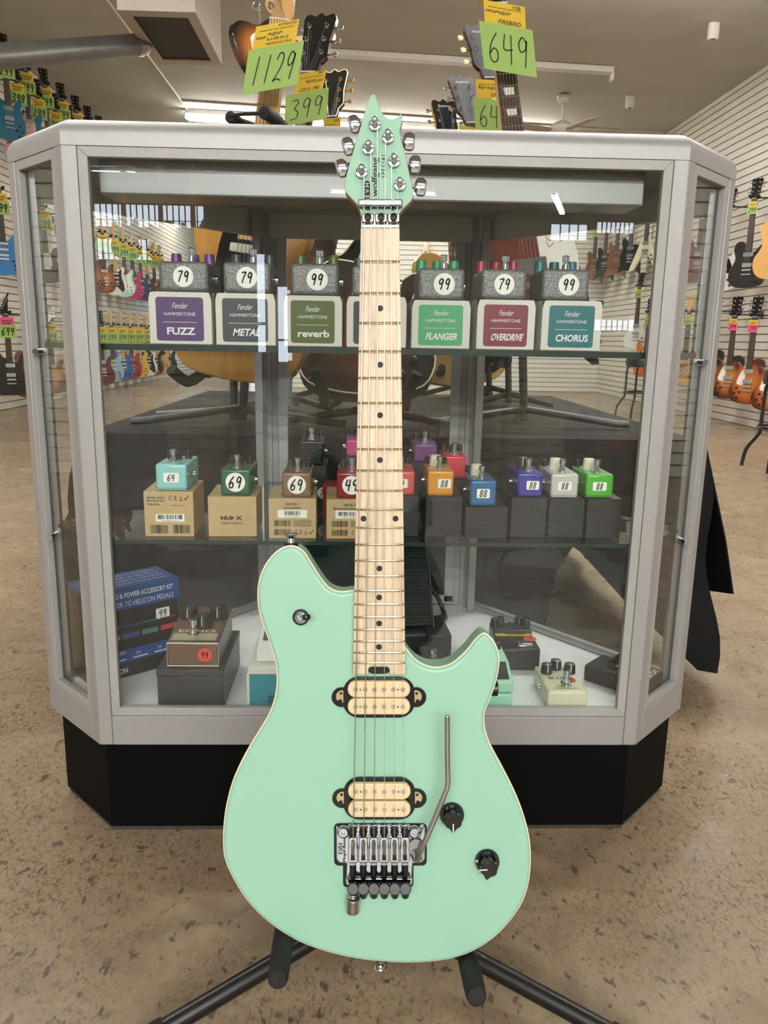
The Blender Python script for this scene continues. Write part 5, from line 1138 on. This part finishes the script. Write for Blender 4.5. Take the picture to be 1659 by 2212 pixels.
# ------------------------------------------------------------------ guitars on the walls
TPL = {}
def wall_guitar(kind, head, N, face, lb, grp, body, guard=None, fb=ROSE, hd=None, neckm=None, hum=True, hw=CHROME, scale=1.0, price='399', tagc=GRN, top=YEL, wallx=None, tagw=1.0, tiltx=0, lefty=False):
    hd = hd or HBK; neckm = neckm or mat('#8a5a34', .4); u = Vector((0, 0, 1)); f = Vector(face).normalized()
    M = pose(Vector(N), Vector(N)-Vector((tiltx, 0, 1)), face, scale)
    M0 = M.copy()
    if lefty: M = M @ Matrix.Diagonal((-1, 1, 1, 1))
    key = (kind, head, bool(guard), hum)
    rc = {'body': [body], 'pickguard': [guard], 'fretboard': [fb], 'headstock': [hd, neckm], 'neck': [neckm], 'tuning_peg': [hw], 'bridge': [hw], 'pickup': [hw if hum else PEARL]}
    if key not in TPL:
        r = build_guitar('electric_guitar', lb, M, kind, head, body, guard, fb, hd, neckm, hw, 0, None, PEARL, grp, hum); learn(r); TPL[key] = r
    else: dup(TPL[key], M, lb, grp, rc)
    M = M0; hm = M @ T(0, 0, 0)
    if 'hang' not in TPL:
        t = thing('guitar_hanger', 'padded hanger of the ' + short(lb), 'hanger', I4, 'padded guitar hangers on the slat walls')
        MB().tube(catmull([(-.034, -.03, .02), (-.034, .0, .012), (-.03, .04, .01), (0, .055, .01), (.03, .04, .01), (.034, 0, .012), (.034, -.03, .02)], 2, False), .0145, 8).build('padded_yoke', RUBBER, t)
        TPL['hang'] = t; learn(t); h = t
    else: h = dup(TPL['hang'], I4, 'padded hanger of the ' + short(lb), 'padded guitar hangers on the slat walls')
    h.matrix_world = hm @ Matrix.Diagonal((1, 1, 1, 1))
    wx = hm.translation.x if wallx is None else wallx; p = hm @ Vector((0, .055, .01)); arm = MB().tube([hm.inverted() @ p, hm.inverted() @ Vector((wx, p.y+.0, p.z))], .007, 8).build('arm', SB, h) if wallx is not None and abs(wx-p.x) > .01 else MB().tube([hm.inverted() @ p, hm.inverted() @ Vector((p.x, p.y+.09, p.z))], .007, 8).build('arm', SB, h) if wallx is not None else None
    MB().cbox((0, 0, 0), (.012, .05, .07), hm.inverted() @ T(wx, p.y, p.z)).build('back_plate', SB, h) if wallx is not None else MB().cyl(hm.inverted() @ p, hm.inverted() @ Vector((wx, p.y, 2.56)), .006, 6).build('hook', SB, h)
    # tag
    if price:
        tkey = ('tag', price, tagc.name, top.name)
        tm = M @ T(0, -.02, -.035) @ Matrix.Diagonal((tagw, 1, tagw, 1))
        tl = ('' if tagc is GRN else 'pink ') + 'price tag on the ' + short(lb)
        if tkey not in TPL:
            t = thing('price_tag', tl, 'price tag', tm, 'price tags on the hanging guitars'); 
            o = MB().box(-.065, .065, -.0005, .0005, -.09, 0).build('yellow_card' if top is YEL else 'pink_card', top, t, 0, 0); MB().box(-.05, .05, -.0008, -.0006, -.035, -.028).box(-.04, .045, -.0008, -.0006, -.05, -.044).box(-.045, .03, -.0008, -.0006, -.066, -.058).build('handwriting', INK, o, 0, 0)
            o = MB().box(-.08, .08, -.003, -.002, -.20, -.075).build('green_card' if tagc is GRN else 'pink_card', tagc, t, 0, 0); MB().hand(price, 0, -.175, .075, FR(0, -.0032, 0), .125, wd=.009).build('handwriting', INK, o, 0, 0)
            TPL[tkey] = t; learn(t)
        else: dup(TPL[tkey], tm, tl, 'price tags on the hanging guitars')
def short(lb):
    for a, b in ((' electric guitar', ' guitar'), ('hanging ', ''), (' from the camera', ' from camera'), (' to the camera', ''), (', seen mirrored in the case glass', '')): lb = lb.replace(a, b)
    return lb
ORD = ['nearest', 'second', 'third', 'fourth', 'fifth', 'sixth', 'seventh', 'eighth', 'ninth', 'tenth', 'eleventh', 'twelfth', 'thirteenth', 'fourteenth', 'fifteenth', 'sixteenth', 'seventeenth']
C_ = {'teal': '#12607c', 'pink': '#c98fae', 'black': '#111113', 'blue': '#1f74b8', 'white': '#dcdad3', 'dark red': '#5a1218', 'light blue': '#8fa9bd', 'deep blue': '#234f92', 'red': '#8f1d22', 'yellow': '#d3a42e', 'magenta': '#b3215c', 'navy': '#1f2a5c', 'orange': '#c46a1f', 'mint': '#a9d6cf', 'natural': '#c99a58', 'brown': '#6e4526', 'grey': '#6e7073', 'cream': '#ded9b8', 'silver': '#aab1b6'}
def bm(c):
    if c == 'sunburst': return burst_mat('#c8852a', '#7a3a14', '#170d09')
    if c == 'cherryburst': return burst_mat('#c4762a', '#a8531d', '#4a120d')
    if c == 'flame orange': return burst_mat('#b8642a', '#8a431b', '#4a2312')
    return mat(C_[c], .2, 0, .6)
def row(spec, x, z, face, wallx, side, rowname, grp, tagw=1.0):
    for i, (Y, kind, head, col, gd, hum, price, *ex) in enumerate(spec):
        dz = ex[0] if ex else 0; tc = ex[1] if len(ex) > 1 else GRN
        lb = '%s electric guitar hanging on the %s wall, %s row, %s' % (col, side, rowname, ORD[i] + (' from the camera' if i else ' the camera'))
        lb = lb.replace('nearest the', 'nearest to the')
        hdm = {'black': HBK, 'natural': MAP2}.get(col, HBK if head == 'three' else MAP2)
        wall_guitar(kind, head, (x, Y, z+dz), face, lb, grp, bm(col), {'c': CREAMG, 'w': WG, 'b': BLACKG, None: None}[gd], MAP2 if (head == 'six' and i % 2) else ROSE, hdm, MAP2 if head == 'six' else mat('#5b2f1b', .35), hum, CHROME, 1.0, price, tc, PNK if price == '699' and side == 'left' else YEL, wallx, tagw, 0, col in ('cherryburst',) or (col == 'sunburst' and side == 'right'))
DC, SL, SGC, WV, HN, HW, AN = 'double_cut', 'slab', 'single_cut', 'winged', 'horned', 'hollow', 'angular'
fl = (.62, -.78, 0)
row([(8.60, DC, 'three', 'teal', None, True, '299'), (9.11, SL, 'three', 'teal', 'c', True, '499'), (9.62, DC, 'three', 'black', None, True, '349'), (10.13, SGC, 'three', 'black', None, True, '649'), (10.62, HN, 'three', 'black', None, True, '249'), (11.06, SGC, 'three', 'dark red', None, True, '499'), (11.52, SGC, 'three', 'black', None, True, '349')], -3.52, 3.49, fl, XL, 'left', 'topmost', 'guitars along the top of the left wall', 1.02)
row([(8.80, DC, 'three', 'pink', 'c', False, '399'), (9.33, HN, 'three', 'black', None, True, '199'), (9.83, SGC, 'three', 'brown', None, True, '249'), (10.29, DC, 'three', 'black', None, True, '499'), (10.8, SGC, 'three', 'dark red', None, True, '349')], -3.5, 3.30, fl, XL, 'left', 'second', 'guitars in the second row of the left wall', 1.02)
row([(8.22, DC, 'six', 'blue', None, False, '499'), (8.75, DC, 'six', 'silver', 'w', False, '399'), (9.3, SL, 'six', 'black', 'w', False, '399'), (9.8, DC, 'six', 'white', 'w', False, '599'), (10.3, SGC, 'three', 'brown', None, True, '649'), (10.85, HN, 'three', 'flame orange', None, True, '399'), (11.35, DC, 'six', 'flame orange', None, True, '499'), (11.85, DC, 'six', 'white', 'b', False, '399'), (12.3, DC, 'six', 'mint', 'w', False, '299'), (12.75, HN, 'point', 'magenta', None, True, '499'), (13.2, HN, 'point', 'navy', None, True, '599'), (13.6, DC, 'six', 'black', None, True, '399'), (14.05, HN, 'point', 'dark red', None, True, '499'), (14.5, SL, 'six', 'orange', 'w', False, '399')], -3.52, 2.16, fl, XL, 'left', 'middle', 'guitars in the middle row of the left wall')
row([(8.15, HN, 'point', 'black', None, True, '699', .05), (8.7, HW, 'three', 'brown', None, True, '399', .05), (9.25, SGC, 'three', 'sunburst', None, True, '299'), (9.8, SGC, 'three', 'natural', None, True, '499'), (10.4, DC, 'six', 'silver', 'w', False, '399'), (11.05, SGC, 'three', 'dark red', None, True, '599'), (11.5, DC, 'six', 'light blue', None, False, '399'), (12.0, DC, 'six', 'deep blue', None, False, '399'), (12.45, DC, 'six', 'red', None, True, '299'), (12.9, DC, 'six', 'yellow', None, True, '349'), (13.4, DC, 'six', 'white', 'b', False, '399'), (13.85, DC, 'six', 'sunburst', 'b', False, '399'), (14.35, DC, 'six', 'natural', None, False, '299'), (14.85, DC, 'six', 'black', None, True, '399')], -3.52, .94, fl, XL, 'left', 'lowest', 'guitars in the lowest row of the left wall')
frr = (-.72, -.69, 0)
row([(7.15, HW, 'three', 'natural', None, True, '499', .10), (7.70, SGC, 'three', 'black', None, True, '299'), (8.22, SGC, 'three', 'white', 'b', True, '499'), (8.85, HN, 'three', 'dark red', None, True, '599', .12), (9.5, SGC, 'three', 'black', None, True, '349', .2)], 3.66, 2.15, frr, XR, 'right', 'upper', 'guitars in the upper row of the right wall', .55)
row([(10.55, WV, 'three', 'cream', None, True, '599'), (11.15, AN, 'point', 'black', None, True, '699'), (11.75, AN, 'three', 'brown', None, True, '499'), (12.3, AN, 'point', 'black', None, True, '599'), (12.85, AN, 'three', 'brown', None, True, '399')], 3.66, 2.58, frr, XR, 'right', 'far upper', 'angular guitars far along the right wall', .6)
row([(6.98, SGC, 'three', 'cherryburst', 'w', True, '399', 0, PNK), (7.43, SGC, 'three', 'cherryburst', 'w', True, '399', .03, PNK), (7.84, SGC, 'three', 'sunburst', 'w', True, '399', .05, PNK), (8.3, SGC, 'three', 'sunburst', 'w', True, '499', .1), (8.95, SGC, 'three', 'natural', None, True, '499', .12), (9.75, SGC, 'three', 'black', None, True, '499', .1), (10.2, HN, 'three', 'orange', None, True, '399', .15), (10.65, SGC, 'three', 'white', None, True, '599', .5)], 3.66, 1.04, frr, XR, 'right', 'lower', 'guitars in the lower row of the right wall', .55)
# guitars on the far partition, seen through the case door
fp = (0, -1, 0)
for i, (x, z, kind, col, lb) in enumerate(((-.55, 2.2, DC, 'blue', 'left of the mint neck'), (.05, 2.1, SL, 'black', 'hidden behind the mint neck'), (1.05, 2.15, DC, 'light blue', 'right of the mint neck'), (1.7, 1.4, SGC, 'black', 'low behind the right rear panel'))):
    wall_guitar(kind, 'six' if kind != SGC else 'three', (x, YP-.09, z), fp, '%s electric guitar hanging on the far partition, %s' % (col, lb), 'guitars on the far partition', bm(col), None, MAP2, MAP2, MAP2, kind == SGC, CHROME, 1.0, '399', GRN, YEL, x, 1.2)
# guitars hanging from a rail behind the camera, mirrored in the case glass
rl = MB().cyl((-3.4, -6.9, 2.56), (-1.6, -6.9, 2.56), .015, 10); [rl.cyl((x, -6.9, 2.56), (x, -6.9, ceil_z(x)-.002), .006, 6) for x in (-3.3, -1.7)]
tag(rl.build('display_rail', STEEL), 'steel ceiling rail with guitars hanging from it, mirrored in the glass', 'rail')
for i, (x, z, kind, col) in enumerate(((-2.6, 2.42, DC, 'light blue'), (-2.2, 2.42, SGC, 'orange'), (-1.85, 2.42, DC, 'silver'))):
    wall_guitar(kind, 'six' if kind == DC else 'three', (x, -6.84, z), (0, 1, 0), '%s electric guitar hanging from the ceiling rail, mirrored in the glass' % col, 'guitars on the ceiling rail', bm(col), None, MAP2, MAP2, MAP2, kind != DC, CHROME, 1.0, None, GRN, YEL, None)
# red emblem on the white pickguard, drum maker's banner on the partition
pg = [c for c in bpy.data.objects if c.parent is not None and c.parent.get('label', '').startswith('dark sunburst guitar whose') and c.name.startswith('pickguard')][0]
mb = MB(); Fe = FR(0, -.0032, 0)
for st in ([(.052, -.50), (.062, -.485), (.07, -.505), (.085, -.515), (.10, -.53)], [(.055, -.51), (.05, -.53), (.06, -.545), (.075, -.535), (.068, -.515)], [(.062, -.52), (.08, -.525), (.095, -.545), (.085, -.55)], [(.05, -.545), (.058, -.56), (.07, -.55)]): mb.ribbon(catmull([(x, y, 0) for x, y in st], 3, False), .0016, Fe)
mb.build('emblem', mat('#b8323a', .5), pg)
a = atY(1032, 462, YP-.03); b = atY(1165, 566, YP-.03)
t = thing('banner', 'dark red banner with white script on the far partition, beyond the right rear pane', 'banner', T((a.x+b.x)/2, YP-.012, b.z))
W, h = b.x-a.x, a.z-b.z; MB().box(-W/2, W/2, -.006, 0, 0, h).build('cloth', mat('#4a1519', .6), t)
mb = MB(); mb.text('Pearl', -W*.12, h*.40, h*.36, FR(0, -.007, 0), W*.6, slant=.2); mb.box(-W*.42, W*.16, h*.28, h*.3, .0003, .002, FR(0, -.007, 0)); mb.build('lettering', mat('#b9a9a6', .6), t)
# ------------------------------------------------------------------ bar stools
def stool(lb, cx, cy, h=.60, ring=.28, rot=0, spread=.21):
    t = thing('bar_stool', lb, 'stool', T(cx, cy, 0) @ RZ(rot), 'black bar stools')
    MB().lathe([(.14, h-.045), (.165, h-.04), (.17, h), (.165, h+.045), (.14, h+.062), (.02, h+.066)], 32).build('seat', mat('#131315', .45, 0, .1), t)
    for k in range(4):
        M = RZ(45+90*k); MB().tube(catmull([(.12, 0, h-.04), (.15, 0, h-.07), (.155, 0, ring), (.165, 0, ring-.06), (spread+.02, 0, ring-.16), (spread+.04, 0, 0.004)], 3, False), .012, 10, False, M).build('leg', SB, t)
    MB().tube([(.168*math.cos(a), .168*math.sin(a), ring) for a in [2*math.pi*k/36 for k in range(36)]], .009, 8, True).build('foot_ring', mat('#3a3a3c', .3, .8), t)
stool('black bar stool at the right edge of the photo', 2.79, 5.08, rot=0)
q = atZ(1343, 905, 0); stool('black bar stool seen through the right side of the case', q.x+.22, q.y+.15, rot=10)
